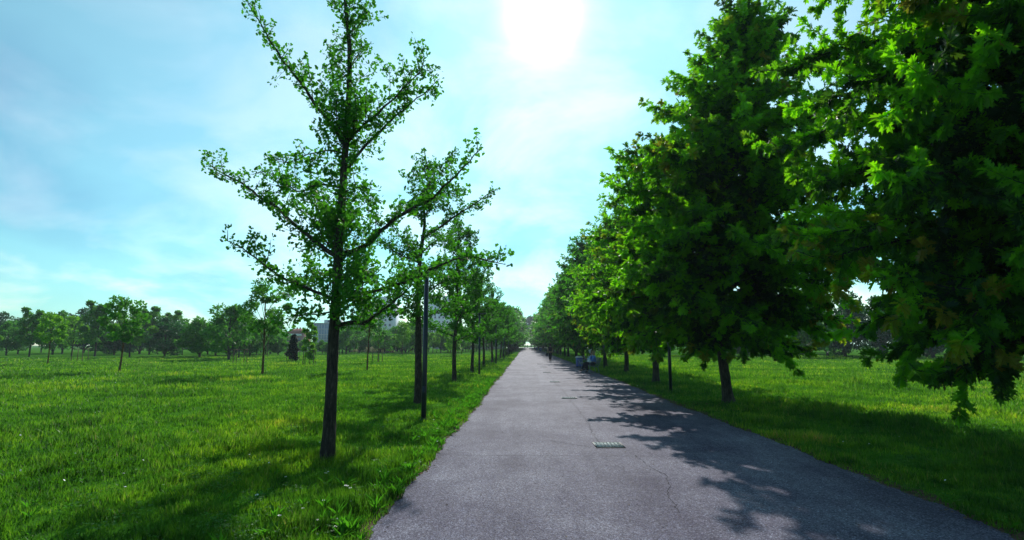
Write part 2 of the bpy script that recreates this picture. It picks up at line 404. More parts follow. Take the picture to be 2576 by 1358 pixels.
def crack(a, b, jit, n, wd):
    pts = []
    off = 0
    for i in range(n + 1):
        t = i / n; off = off * 0.7 + rnd.uniform(-jit, jit)
        dx, dy = b[0] - a[0], b[1] - a[1]; L = math.hypot(dx, dy)
        pts.append((a[0] + dx * t - dy / L * off, a[1] + dy * t + dx / L * off))
    strip(pts, wd)
for yy in (8.35, 16.1, 23.8, 31.9, 39.6, 47.5, 55.5):
    crack((edge_l(yy) + 0.05, yy), (edge_r(yy) - 0.1, yy + rnd.uniform(-0.05, 0.05)), 0.014, 60, 0.0025 + yy * 0.0001)
COV = [tuple(gnd(1530, 1121.5))[:2], tuple(gnd(1431, 1002))[:2], tuple(gnd(1395, 961))[:2], tuple(gnd(1375, 937))[:2], tuple(gnd(1367, 923.5))[:2], (1.20, 46.6)]
for i in range(len(COV) - 1):
    crack((COV[i][0] + (0.0 if i else -0.1), COV[i][1] + 0.28), (COV[i + 1][0], COV[i + 1][1] - 0.28), 0.03, 50, 0.004)
crack((1.10, 8.98), (0.40, 9.6), 0.02, 24, 0.004)
crack((1.62, 8.42), (1.75, 7.2), 0.02, 24, 0.0035)
crack((1.75, 7.2), (1.5, 5.6), 0.03, 24, 0.0025)
path = mesh_np('path', V, [np.array(Q)], [M['path'], M['crack']], midx=MIDX); tag(path, kind='structure')
V, Q = ribbon(lambda y: edge_l(y) - 0.10 - 0.07 * (1 + math.sin(y * 3.1) * math.sin(y * 7.3)), lambda y: edge_l(y) + 0.02, ys, 0.006)
V2, Q2 = ribbon(lambda y: edge_r(y) - 0.02, lambda y: edge_r(y) + 0.12 + 0.09 * (1 + math.sin(y * 2.3) * math.sin(y * 6.1)), ys, 0.006)
Q2 = [tuple(i + len(V) for i in q) for q in Q2]
tag(mesh_np('soil_edge', V + V2, [np.array(Q + Q2)], M['soil']), kind='structure')
V, Q = ribbon(lambda y: -60, lambda y: 60, [301, 330], 0.012)
tag(mesh_np('plaza', V, [np.array(Q)], M['plaza']), kind='structure')

# ------------------------------------------------------------------ access covers
def cover_mat():
    m = mat('cover_metal', 0.8, 0.08, metal=0.0)
    t = nd(m, 'ShaderNodeTexCoord'); n = nd(m, 'ShaderNodeTexNoise', Scale=9.0, Detail=3.0, Distortion=2.0)
    mpn = nd(m, 'ShaderNodeMapping'); mpn.inputs['Scale'].default_value = (2.2, 3.4, 1); lk(m, t.outputs['Object'], mpn.inputs[0]); lk(m, mpn.outputs[0], n.inputs['Vector'])
    c = ramp(m, n.outputs['Fac'], [(0.44, (0.02, 0.03, 0.03)), (0.50, (0.30, 0.36, 0.36)), (0.7, (0.48, 0.54, 0.54))])
    lk(m, c, m.node_tree.nodes['Principled BSDF'].inputs['Base Color'])
    return m
M['cover'] = cover_mat(); M['cover_frame'] = noisy('cover_frame', (0.012, 0.014, 0.014), (0.03, 0.034, 0.034), 20, 0.6, 0.4)
def access_cover():
    r = empty('access_cover')
    f = MB(); s = 0.245
    for (x, y, a, b) in ((0, s, 2 * s + .02, .02), (0, -s, 2 * s + .02, .02), (s, 0, .02, 2 * s - .02), (-s, 0, .02, 2 * s - .02)):
        f.box((x, y, 0.012), (a, b, 0.012))
    f.build('frame', M['cover_frame'], r)
    k = MB(); k.box((0, 0, 0.0105), (0.462, 0.462, 0.012))
    for i in range(7):
        for j in range(7):
            a = 0.5 if (i + j) % 2 else -0.5
            k.box((-.195 + i * .065, -.195 + j * .065, 0.0185), (.036, .010, .003), Matrix.Rotation(a, 3, 'Z'))
    k.build('plate', M['cover'], r); r.scale = (.92, .92, 1)
    return r
cv = access_cover()
clabs = ['square patterned metal cover nearest the camera, half in tree shade', 'second square metal cover up the path, beyond the nearest one',
         'third square metal cover up the path, short of the occupied bench', 'worn metal cover in the shade band level with the occupied bench',
         'small metal cover in the path level with the blue litter bin', 'farthest metal cover in the path, just short of the walker in black']
for i, (x, y) in enumerate(COV):
    o = cv if i == 0 else copy_tree(cv)
    o.location = (x, y, 0.004); o.rotation_euler.z = 0.03 if i == 0 else rnd.uniform(-.02, .02)
    tag(o, clabs[i], 'access cover', 'metal access covers along the path')

# ------------------------------------------------------------------ leaves
def frames(D, Nn):
    D = D / (np.linalg.norm(D, axis=1)[:, None] + 1e-9)
    Z = Nn - (Nn * D).sum(1)[:, None] * D; Z /= np.linalg.norm(Z, axis=1)[:, None] + 1e-9
    return np.cross(D, Z), D, Z
def leaves(name, P, D, Nn, S, tmpl, polys, material, parent, young=None, loc=None, tints=None):
    X, Yv, Z = frames(D, Nn); t = np.asarray(tmpl, float)
    n, k = len(P), len(t)
    V = P[:, None, :] + S[:, None, None] * (t[None, :, 0, None] * X[:, None, :] + t[None, :, 1, None] * Yv[:, None, :] + t[None, :, 2, None] * Z[:, None, :])
    base = (np.arange(n) * k)[:, None]
    pl = [(base + np.asarray(p)[None, :]) for p in polys]
    bysz = {}
    for p in pl: bysz.setdefault(p.shape[1], []).append(p)
    tint = np.repeat(np.clip(rng.normal(0.5, 0.24, n), 0, 1), k)
    if tints is not None: tint = np.repeat(np.clip(tints, 0, 1), k)
    at_ = {'tint': tint}
    if young is not None: at_['young'] = np.repeat(young, k)
    return mesh_np(name, V.reshape(-1, 3), [np.concatenate(x) for x in bysz.values()], material, parent, attrs=at_, loc=loc)
FAN = [(0, -.75, 0), (-.05, 0, .02), (-.72, .48, .16), (-.38, .92, .10), (0, .78, .0), (.38, .92, .10), (.72, .48, .16), (.05, 0, .02)]
FANP = [(0, 1, 2, 3, 4), (0, 4, 5, 6, 7)]
def _oak(h):
    r = [(x, y, 0.28 * abs(x) - 0.22 * y * y) for x, y in h]
    l = [(-x, y, 0.28 * abs(x) - 0.22 * y * y) for x, y in h[1:-1]]
    n = len(r)
    return r + l, [tuple(range(n)), tuple([0] + [n + i for i in range(len(l))] + [n - 1])][0:2]
OAKH = [(0, -.12), (.05, .10), (.24, .13), (.28, .27), (.11, .33), (.30, .42), (.40, .60), (.13, .56), (.24, .68), (.27, .84), (.09, .78), (0, 1.0)]
OAK, OAKP = _oak(OAKH)
OAKH2 = [(0, 0), (.26, .2), (.11, .34), (.38, .55), (.13, .6), (.24, .84), (0, 1.0)]
OAK2, OAKP2 = _oak(OAKH2)
QUAD = [(0, 0, 0), (.32, .45, .08), (0, 1, -.05), (-.32, .45, .08)]; QUADP = [(0, 1, 2, 3)]

def rv():
    v = Vector((rnd.gauss(0, 1), rnd.gauss(0, 1), rnd.gauss(0, 1))); return v.normalized()

class Twigs:
    def __init__(s): s.t = []; s.sp = []; s.sd = []
    def line(s, p0, d, L, r0, up=0.15, wig=0.16, n=6, sides=4):
        pts = [Vector(p0)]; d = Vector(d).normalized()
        for i in range(n):
            d = (d + rv() * wig + Vector((0, 0, up / n))).normalized(); pts.append(pts[-1] + d * (L / n))
        s.t.append((pts, np.linspace(r0, r0 * 0.35, n + 1), sides, 0)); return pts
    def spurs(s, pts, gap, t0=0.0):
        P = pts
        acc = 0; tot = sum((P[i + 1] - P[i]).length for i in range(len(P) - 1)); run = 0; nxt = t0 * tot
        for i in range(len(P) - 1):
            seg = (P[i + 1] - P[i]); L = seg.length
            while nxt < run + L:
                q = P[i] + seg * ((nxt - run) / max(L, 1e-6)); dd = seg.normalized()
                side = dd.cross(rv()).normalized()
                s.sp.append(q); s.sd.append((side + dd * 0.35 + Vector((0, 0, .15))).normalized()); nxt += gap * rnd.uniform(.6, 1.4)
            run += L
        s.sp.append(P[-1]); s.sd.append((P[-1] - P[-2]).normalized())

def spur_leaves(sp, sd, per, size, jit=0.8, petiole=0.03, upn=0.5):
    sp = np.array([tuple(p) for p in sp]); sd = np.array([tuple(p) for p in sd])
    n = len(sp); k = rng.integers(max(1, per - 2), per + 2, n)
    P = np.repeat(sp, k, 0); D = np.repeat(sd, k, 0) + rng.normal(0, jit, (k.sum(), 3))
    D /= np.linalg.norm(D, axis=1)[:, None]
    S = size * rng.uniform(.65, 1.2, len(P))
    P = P + D * (petiole + S * 0.6)[:, None] if petiole else P
    Nn = rng.normal(0, 1, (len(P), 3)) + np.array([0, 0, upn])
    return P, D, Nn, S

def limb_foliage(tw, pts, scale=1.0, gap=0.055, twig_gap=0.2, tl=(0.25, 0.75), t0=0.1, spread=1.0):
    """twigs and leaf spurs along a limb"""
    tw.spurs(pts, gap * 1.1, t0)
    tot = sum((pts[i + 1] - pts[i]).length for i in range(len(pts) - 1)); run = 0; nxt = tot * t0; k = 0
    for i in range(len(pts) - 1):
        seg = pts[i + 1] - pts[i]; L = seg.length
        while nxt < run + L:
            q = pts[i] + seg * ((nxt - run) / max(L, 1e-6)); f = nxt / tot; d = seg.normalized()
            side = d.cross(rv()).normalized(); side.z = side.z * 0.8 + 0.25
            dd = (d * 0.55 + side * spread).normalized()
            ln = rnd.uniform(*tl) * scale * (1.0 - 0.55 * f)
            tp = tw.line(q, dd, ln, 0.006 * scale + 0.002, up=0.35, sides=3)
            tw.spurs(tp, gap)
            if ln > 0.35 * scale:
                for _ in range(2):
                    j = rnd.randint(1, len(tp) - 2)
                    t2 = tw.line(tp[j], (tp[j + 1] - tp[j]).normalized() * .5 + rv() * .8, ln * rnd.uniform(.35, .6), 0.004 * scale, up=.2, n=4, sides=3); tw.spurs(t2, gap)
            nxt += twig_gap * scale * rnd.uniform(.5, 1.5)
        run += L
    return tw

# ------------------------------------------------------------------ ginkgo trees of the left row
def taper(n, a, b, flare=0.0):
    t = np.linspace(0, 1, n); r = a + (b - a) * t
    return r + flare * np.exp(-t * n / 3.0)
def ginkgo_from(label, base, trunk_px, Y, limbs, r0, r1, leaf, gap, per, tw_gap, tl):
    """a ginkgo whose trunk and limbs follow the ones in the photograph, each at its own depth"""
    root = empty('ginkgo_tree', (base.x, base.y, 0)); off = Vector((base.x, base.y, 0))
    tag(root, label, 'tree', 'ginkgo trees in the row left of the path')
    tp = [base.copy()] + [at(x, y, Y + dy) for x, y, dy in trunk_px]
    tp = smooth_line(tp, 0.12); tp = [p - off for p in tp]; tp[0].z = -0.05
    n = len(tp); rr = taper(n, r0, r1) + 0.35 * r0 * np.exp(-np.arange(n) * 0.12 / 0.16)
    tubes_mesh('trunk', [(tp, rr, 14, 0.035)], M['bark'], root)
    tw = Twigs()
    top = [p for p in tp if p.z > tp[-1].z * 0.30]
    for (ra, pts) in limbs:
        m_ = len(pts)
        P = smooth_line([at(x, y, Y + dy) - off for x, y, dy in pts], 0.10)
        # root the limb inside the trunk
        j = min(range(len(tp)), key=lambda i: (tp[i] - P[0]).length)
        j = max(0, j - 1); P = [tp[j]] + P
        P = [P[0]] + [p + rv() * 0.012 for p in P[1:]]
        tubes_mesh('limb', [(P, taper(len(P), ra, ra * 0.16), 8, 0.04)], M['bark'], root)
        limb_foliage(tw, P, 1.0, gap, tw_gap, tl, 0.10)
    limb_foliage(tw, top, 1.0, gap * 2.0, tw_gap * 1.5, (tl[0], tl[1] * 1.05), 0.0, 1.6)
    tag(tubes_mesh('twigs', tw.t, M['bark'], root), kind='stuff')
    P, D, Nn, S = spur_leaves(tw.sp, tw.sd, per, leaf)
    leaves('crown', P, D, Nn, S, FAN, FANP, M['ginkgo_leaf'], root)
    print('ginkgo leaves', len(P))
    return root

b1 = gnd(822, 1163)
T1 = [(829, 1060, .0), (834, 960, .0), (840, 830, .02), (848, 700, .03), (854, 600, .0), (862, 470, -.02), (868, 380, 0), (876, 260, 0.02), (879, 130, 0), (868, 0, 0), (862, -110, 0), (858, -190, 0)]
def spread(pts, d):
    n = len(pts); return [(x, y, d * (i / (n - 1))) for i, (x, y) in enumerate(pts)]
L1 = [
 (.040, spread([(846, 645), (822, 628), (774, 593), (740, 563), (695, 519), (648, 491), (610, 463), (560, 436), (520, 410)], .5)),
 (.030, spread([(845, 752), (815, 743), (750, 713), (719, 701), (672, 672), (610, 624), (570, 604)], -.7)),
 (.034, spread([(868, 368), (847, 337), (832, 311), (790, 259), (769, 223), (743, 191), (707, 145), (676, 98), (635, 26), (608, -20)], .3)),
 (.016, spread([(864, 388), (820, 378), (775, 389), (728, 408), (694, 397)], -.5)),
 (.020, spread([(859, 470), (800, 466), (748, 480), (700, 450), (660, 425)], .9)),
 (.016, spread([(845, 782), (800, 790), (760, 786), (736, 797)], -.8)),
 (.020, spread([(848, 640), (816, 600), (796, 566), (769, 539), (735, 505)], 1.1)),
 (.016, spread([(850, 700), (810, 700), (770, 720), (720, 745)], 1.2)),
 (.045, spread([(850, 642), (900, 628), (931, 607), (970, 569), (1004, 545), (1045, 521), (1087, 497), (1115, 469), (1149, 438), (1180, 405), (1205, 379)], -.3)),
 (.038, spread([(845, 818), (883, 810), (914, 811), (942, 794), (963, 780), (984, 764), (1010, 742), (1035, 715)], -.9)),
 (.030, spread([(848, 752), (900, 742), (941, 730), (1002, 716), (1046, 697), (1080, 677), (1115, 666), (1139, 652), (1184, 645), (1218, 652), (1245, 660), (1273, 666)], -.5)),
 (.030, spread([(864, 455), (883, 409), (924, 363), (956, 332), (997, 290), (1033, 259), (1064, 236), (1100, 200)], .2)),
 (.026, spread([(871, 363), (909, 321), (966, 270), (1018, 218), (1065, 166), (1060, 118)], -.4)),
 (.014, spread([(862, 484), (890, 474), (912, 466)], -.5)),
 (.018, spread([(874, 300), (905, 270), (935, 240)], .8)),
 (.012, spread([(878, 168), (905, 130), (925, 112)], .1)), (.012, spread([(878, 200), (848, 170), (835, 150)], .1)),
 (.012, spread([(876, 90), (905, 40), (925, 20)], .1)), (.012, spread([(872, 50), (845, 15), (825, -5)], .1)),
 (.016, spread([(852, 600), (885, 560), (900, 520)], 1.0)), (.016, spread([(853, 590), (830, 550), (815, 500)], 1.0)),
 (.016, spread([(848, 700), (880, 690), (910, 700), (940, 690)], 1.0)), (.016, spread([(848, 730), (870, 712), (905, 735)], -1.0)),
 (.014, spread([(870, 350), (845, 300), (850, 250)], -.6)), (.014, spread([(873, 330), (895, 290), (890, 240)], -.7)),
]
print('T1 base', b1)
ginkgo_from('tall ginkgo nearest the camera, its upper trunk running out of the top of the picture', b1, T1, b1.y, L1, 0.092, 0.014, 0.047, 0.050, 4, 0.14, (.24, .72))

b2 = gnd(1052, 1014)
T2 = [(1052, 930, 0), (1052, 838, 0), (1052, 732, 0), (1056, 656, 0), (1063, 604, .05), (1068, 562, 0), (1067, 521, 0), (1077, 455, 0), (1073, 410, 0), (1068, 385, 0)]
L2 = [
 (.045, spread([(1062, 598), (1101, 576), (1132, 552), (1170, 528), (1205, 504), (1228, 488), (1249, 476)], -.8)),
 (.035, spread([(1052, 655), (1025, 614), (1004, 591), (985, 560)], .3)),
 (.030, spread([(1053, 660), (1011, 643), (983, 625), (952, 604), (930, 590)], -.8)),
 (.030, spread([(1056, 640), (1090, 610), (1115, 600), (1135, 606)], 1.2)),
 (.030, spread([(1052, 760), (1010, 745), (970, 730), (935, 735)], .9)), (.032, spread([(1052, 745), (1095, 720), (1130, 700), (1160, 705)], -1.2)),
 (.030, spread([(1052, 800), (1015, 780), (980, 795)], -1.4)), (.030, spread([(1052, 800), (1090, 790), (1120, 770), (1150, 760)], 1.3)),
 (.025, spread([(1052, 720), (1020, 690), (995, 700)], 1.5)), (.025, spread([(1052, 700), (1085, 680), (1110, 650)], 1.4)),
 (.018, spread([(1072, 500), (1095, 460), (1125, 430), (1130, 390)], .4)), (.018, spread([(1068, 520), (1040, 480), (1030, 440)], .5)),
 (.015, spread([(1075, 440), (1050, 410), (1040, 400)], .1)), (.015, spread([(1068, 560), (1040, 540), (1010, 520)], -.6)),
 (.018, spread([(1068, 540), (1110, 500), (1150, 480)], 1.2)),
]
ginkgo_from('second ginkgo on the left, directly behind the nearest lamp post', b2, T2, b2.y, L2, 0.115, 0.012, 0.062, 0.075, 5, 0.20, (.3, .9))

def ginkgo_variant(seed, H, dense, leaf, name='ginkgo_tree', width=1.0, mat_='ginkgo_leaf', clear=1.9, asc=0.55, lean=0.05):
    global rnd
    keep = rnd; rnd = random.Random(seed)
    root = empty(name)
    tp = []; d = Vector((rnd.uniform(-lean, lean), rnd.uniform(-lean, lean), 1)); p = Vector((0, 0, -.05))
    n = int(H / .2)
    for i in range(n + 1):
        tp.append(p.copy()); d = (d + rv() * .035 + Vector((0, 0, .03))).normalized(); p = p + d * (H / n)
    tubes_mesh('trunk', [(tp, taper(len(tp), .105, .012) + .04 * np.exp(-np.arange(len(tp)) * .2 / .16), 10, .04)], M['bark'], root)
    tw = Twigs(); az = rnd.uniform(0, 6); tubes = []
    z = clear
    while z < H * .93:
        j = min(len(tp) - 2, int(z / H * n)); az += 2.4 + rnd.uniform(-.4, .4)
        f = (z - clear) / (H - clear)
        L = width * (2.1 * (1 - f) ** .7 + .35) * rnd.uniform(.55, 1.2)
        d = Vector((math.cos(az), math.sin(az), asc * rnd.uniform(.3, 1.5) + .4 * f))
        pts = [tp[j]]; dd = d.normalized()
        k = max(4, int(L / .25))
        for i in range(k):
            dd = (dd + rv() * .12 + Vector((0, 0, .03))).normalized(); pts.append(pts[-1] + dd * (L / k))
        tubes.append((pts, taper(len(pts), .012 + .018 * L / 2, .004), 5, 0))
        limb_foliage(tw, pts, 1.0, .10 / dense, .20 / dense ** .5, (.3, .85), .12)
        z += rnd.uniform(.16, .34) / dense ** .4
    limb_foliage(tw, tp[int(n * .35):], 1.0, .2 / dense, .25, (.2, .6), 0, 1.5)
    tubes_mesh('limbs', tubes + tw.t, M['bark'], root)
    P, D, Nn, S = spur_leaves(tw.sp, tw.sd, 5, leaf)
    leaves('crown', P, D, Nn, S, FAN, FANP, M[mat_], root)
    print(name, 'leaves', len(P))
    rnd = keep
    return root
GV = [ginkgo_variant(21, 7.6, 1.2, .075, width=1.15), ginkgo_variant(22, 6.8, 1.35, .078, width=1.15), ginkgo_variant(25, 6.4, 1.5, .10, width=1.2)]
ordn = ['', 'first', 'second', 'third', 'fourth', 'fifth', 'sixth', 'seventh', 'eighth', 'ninth', 'tenth', 'eleventh', 'twelfth', 'thirteenth', 'fourteenth', 'fifteenth', 'sixteenth', 'seventeenth', 'eighteenth', 'nineteenth', 'twentieth', 'twenty-first', 'twenty-second', 'twenty-third', 'twenty-fourth', 'twenty-fifth', 'twenty-sixth', 'twenty-seventh', 'twenty-eighth', 'twenty-ninth', 'thirtieth', 'thirty-first', 'thirty-second', 'thirty-third', 'thirty-fourth', 'thirty-fifth', 'thirty-sixth']
used = set()
def place(v, x, y, rz, s, label, cat, group, sz=None):
    o = v if v.name not in used else copy_tree(v)
    if v.name not in used: used.add(v.name)
    o.location = (x, y, 0); o.rotation_euler = (0, 0, rz); o.scale = (s, s, sz or s)
    tag(o, label, cat, group)
    return o
bases = [gnd(1143, 959), gnd(1187, 937), gnd(1216, 922)]
k = 3
for b, vi, s, rz in ((bases[0], 0, 1.0, .4), (bases[1], 1, .98, 2.1), (bases[2], 0, .92, 4.0)):
    lab = ['third ginkgo on the left, between the first two lamp posts', 'fourth ginkgo on the left, just short of the second lamp post', 'fifth ginkgo on the left, just past the second lamp post'][k - 3]
    place(GV[vi], b.x, b.y, rz, s, lab, 'tree', 'ginkgo trees in the row left of the path'); k += 1
y = 49.0
while y < 132:
    place(GV[2] if k % 3 else GV[1], -3.1 + rnd.uniform(-.12, .12), y, rnd.uniform(0, 6), rnd.uniform(.93, 1.1), ordn[k] + ' ginkgo from the camera in the left row, small round green crown', 'tree', 'ginkgo trees in the row left of the path'); y += 8.3; k += 1

# ------------------------------------------------------------------ red oaks of the right row
def prof_near(z):
    return float(np.interp(z * 1.125, [1.2, 2.2, 3.3, 4.6, 6.7, 8.0, 9.2, 10.5, 11.8, 12.8], [1.8, 2.8, 3.6, 3.65, 3.3, 2.75, 1.95, 1.3, .75, .2])) / 1.125
def prof(z):
    zs = [1.2, 2.0, 3.0, 4.5, 6.5, 8.0, 9.0, 10.4, 11.2]; rs = [1.7, 2.5, 3.2, 3.35, 3.0, 2.35, 1.8, 1.0, .3]
    return float(np.interp(z, zs, rs))
def oak_tree(seed, H, leafsize, tmpl, polys, nlimb, node_gap, per, young_amt, name='oak_tree', limb_parts=False, pf=prof, mat_='oak_leaf', shear=0.0, z_lo=1.45):
    global rnd
    keep = rnd; rnd = random.Random(seed)
    root = empty(name)
    sc_ = H / 11.2
    tp = []; d = Vector((-.10, 0, 1)); p = Vector((0, 0, -.05)); n = int(H * .93 / .2)
    for i in range(n + 1):
        tp.append(p.copy()); d = (d + rv() * .03 + Vector((.012, 0, .05))).normalized(); p = p + d * (H * .93 / n)
    tubes_mesh('trunk', [(tp, taper(len(tp), .145, .015) + .075 * np.exp(-np.arange(len(tp)) * .2 / .18), 14, .035)], M['oak_bark'], root)
    tw = Twigs(); lim = []; az = rnd.uniform(0, 6)
    sp, sdv, yg, tg = [], [], [], []
    for i in range(nlimb):
        f = (i + .5) / nlimb; zt = (z_lo + (10.9 - z_lo) * f ** 1.08) * sc_; az += 2.399 + rnd.uniform(-.25, .25)
        r = pf(zt / sc_) * sc_ * rnd.uniform(.80, 1.12)
        z0 = max(1.75 * sc_, zt - r * (.15 + .55 * f)); z0 = min(z0, H * .9)
        j = min(len(tp) - 2, int(z0 / (H * .93) * n)); a = tp[j]
        e = Vector((a.x * .3 + shear * max(0, zt - 3) + math.cos(az) * r, a.y * .3 + math.sin(az) * r, zt))
        mid = a.lerp(e, .5) + Vector((0, 0, .22 * r)) + rv() * .12
        pts = smooth_line([a, mid, e], .3)
        pts = [pts[0]] + [q + rv() * .03 for q in pts[1:]]
        lim.append((pts, taper(len(pts), .02 + .012 * r, .006), 6, 0))
        m_ = len(pts); nside = max(3, int(r * 2.6))
        ends = []
        for s_ in range(nside * 2):
            t = .22 + .78 * (s_ + .5) / (nside * 2); q = pts[min(m_ - 2, int(t * (m_ - 1)))]; dd = (pts[min(m_ - 1, int(t * (m_ - 1)) + 1)] - q).normalized()
            side = dd.cross(Vector((0, 0, 1))).normalized() * (1 if s_ % 2 else -1)
            dr = dd * .55 + side * rnd.uniform(.5, 1.1) + Vector((0, 0, rnd.uniform(-.75, .7)))
            ln = rnd.uniform(.45, 1.05) * sc_ * (1.15 - .4 * t)
            tpw = tw.line(q, dr, ln, .010, up=.05 - .3 * (zt < 3), n=5, sides=3); ends.append((tpw, t))
        endl = tw.line(pts[-1], (pts[-1] - pts[-2]).normalized() + Vector((0, 0, .2)), .5, .008, n=4, sides=3); ends.append((endl, 1.2)); ends.append((pts[max(1, m_ // 4):], .3))
        for (L_, t) in ends:
            tb_ = rnd.gauss(.42 + .25 * (t > .6), .22) + (.4 if rnd.random() < .12 else 0)  # besides random leaf variety, inner shade and bright outer edge go into the tint
            tot = sum((L_[q + 1] - L_[q]).length for q in range(len(L_) - 1)); m2 = max(2, int(tot / node_gap))
            for g_ in range(m2 + 1):
                u = g_ / m2; q = min(len(L_) - 2, int(u * (len(L_) - 1))); fr = u * (len(L_) - 1) - q
                P_ = L_[q].lerp(L_[q + 1], fr); dd = (L_[q + 1] - L_[q]).normalized()
                c_ = per + (2 if u > .95 else 0)
                tip = 1.0 if (u > .75 and t > .8) else 0.0
                patch = math.sin(az * 3 + zt * 1.3) * .5 + .5
                for _ in range(c_):
                    o_ = (dd * .8 + rv() * .95 + Vector((0, 0, -.28)))
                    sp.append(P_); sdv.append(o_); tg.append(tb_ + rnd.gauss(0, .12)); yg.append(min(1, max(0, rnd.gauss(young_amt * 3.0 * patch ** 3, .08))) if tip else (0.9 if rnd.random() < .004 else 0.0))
    if limb_parts:
        for L_ in lim: tubes_mesh('limb', [L_], M['oak_bark'], root)
        tag(tubes_mesh('twigs', tw.t, M['oak_bark'], root), kind='stuff')
    else: tubes_mesh('limbs', lim + tw.t, M['oak_bark'], root)
    P = np.array([tuple(v) for v in sp]); D = np.array([tuple(v) for v in sdv]); D /= np.linalg.norm(D, axis=1)[:, None]
    S = leafsize * rng.uniform(.6, 1.15, len(P)); P = P + D * .03
    Nn = rng.normal(0, .55, (len(P), 3)) + np.array([0, 0, 1.0])
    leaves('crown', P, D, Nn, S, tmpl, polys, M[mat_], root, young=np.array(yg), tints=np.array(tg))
    print(name, seed, 'leaves', len(P))
    rnd = keep
    return root
ob = [gnd(1833, 1013), gnd(1650, 961), gnd(1575, 936), gnd(1523, 922)]
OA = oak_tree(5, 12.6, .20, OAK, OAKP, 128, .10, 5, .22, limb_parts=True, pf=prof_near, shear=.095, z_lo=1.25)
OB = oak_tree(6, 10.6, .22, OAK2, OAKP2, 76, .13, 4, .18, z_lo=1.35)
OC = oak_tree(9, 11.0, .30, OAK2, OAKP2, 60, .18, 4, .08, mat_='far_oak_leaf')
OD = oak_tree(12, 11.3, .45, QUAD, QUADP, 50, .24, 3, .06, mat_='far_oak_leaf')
o0 = copy_tree(OA); o0.location = (6.5, 6.9, 0); o0.rotation_euler = (0, 0, 3.9); o0.scale = (.74, .74, .9)
tag(o0, 'red oak closest on the right, standing outside the right edge of the photo', 'tree', 'red oaks in the row right of the path')
place(OA, ob[0].x, ob[0].y, 0, 1.0, 'big red oak nearest the camera on the right, large lobed leaves', 'tree', 'red oaks in the row right of the path')
place(OB, ob[1].x, ob[1].y, 1.4, 1.0, 'second red oak on the right, just left of the leaning near lamp post', 'tree', 'red oaks in the row right of the path')
place(OB, ob[2].x, ob[2].y, 3.6, .96, 'third red oak on the right, to the right of the occupied bench', 'tree', 'red oaks in the row right of the path')
place(OC, ob[3].x, ob[3].y, .3, 1.0, 'fourth red oak on the right, behind the dark lamp post by the bench', 'tree', 'red oaks in the row right of the path')
y = 49.2; k = 5
while y < 296:
    v = OC if y < 110 else OD
    place(v, 5.95 + rnd.uniform(-.15, .15), y, rnd.uniform(0, 6), rnd.uniform(.95, 1.1) * (1 + .0008 * y), ordn[k] + ' tree from the camera in the right row, dense dark crown', 'tree', 'red oaks in the row right of the path'); y += 8.4; k += 1
# left row beyond the ginkgos: bigger dark trees
y = 134.0; k = 17
while y < 296:
    s = 1.0 + .25 * (y > 170) + rnd.uniform(-.06, .06)
    place(OD, -3.9, y, rnd.uniform(0, 6), s, ordn[k] + ' tree from the camera in the left row, tall dark crown', 'tree', 'tall dark trees ending the left row'); y += 8.3 if y < 180 else 10; k += 1

# ------------------------------------------------------------------ park trees
def park_tree(name, seed, H, Wd, clear, nclump, nleaf, leaf, matn, trunk_r=.16, bark_='oak_bark', shape='round'):
    g = random.Random(seed); q = np.random.default_rng(seed)
    root = empty(name)
    top = Vector((g.uniform(-.2, .2), g.uniform(-.2, .2), H * .8))
    tp = smooth_line([Vector((0, 0, -.05)), Vector((g.uniform(-.08, .08), g.uniform(-.08, .08), H * .4)), top], .4)
    tubes = [(tp, taper(len(tp), trunk_r, trunk_r * .2), 8, .05)]
    PP = []; 
    for i in range(nclump):
        a = i * 2.399 + g.uniform(-.4, .4); f = (i + .5) / nclump; z = clear + (H - clear) * (.08 + .84 * f)
        if shape == 'round': rr = Wd * math.sin(math.pi * (.12 + .80 * f)) ** .7
        elif shape == 'cone': rr = Wd * (1 - f) ** .9 + .05
        else: rr = Wd * (.35 + .65 * math.sin(math.pi * (.1 + .75 * f)))
        q_ = g.uniform(.3, 1.0); c = Vector((math.cos(a) * rr * q_, math.sin(a) * rr * q_, z + g.uniform(-.4, .4) * (shape == 'round')))
        j = min(len(tp) - 1, int(max(clear * .8, z - rr * .6) / H * len(tp)))
        tubes.append(([tp[j], tp[j].lerp(c, .5) + Vector((0, 0, .1)), c], [trunk_r * .3, trunk_r * .2, .01], 4, 0))
        cs = (Wd * .34 if shape != 'cone' else .3 * rr + .12) * g.uniform(.55, 1.35)
        m_ = nleaf // nclump
        u = q.normal(0, 1, (m_, 3)); u /= np.linalg.norm(u, axis=1)[:, None]; u *= (q.uniform(.2, 1, m_) ** .45)[:, None]
        PP.append(np.array(tuple(c)) + u * np.array([cs, cs, cs * .72]))
    tubes_mesh('trunk', tubes, M[bark_], root)
    P = np.concatenate(PP); P[:, 2] = np.maximum(P[:, 2], clear * .75)
    D = P - np.array([0, 0, clear + (H - clear) * .4]); D /= np.linalg.norm(D, axis=1)[:, None] + .01
    D = D * .6 + q.normal(0, .7, P.shape) + np.array([0, 0, -.2]); Nn = q.normal(0, .8, P.shape) + np.array([0, 0, .8])
    leaves('crown', P, D, Nn, leaf * q.uniform(.6, 1.3, len(P)), QUAD, QUADP, M[matn], root)
    return root
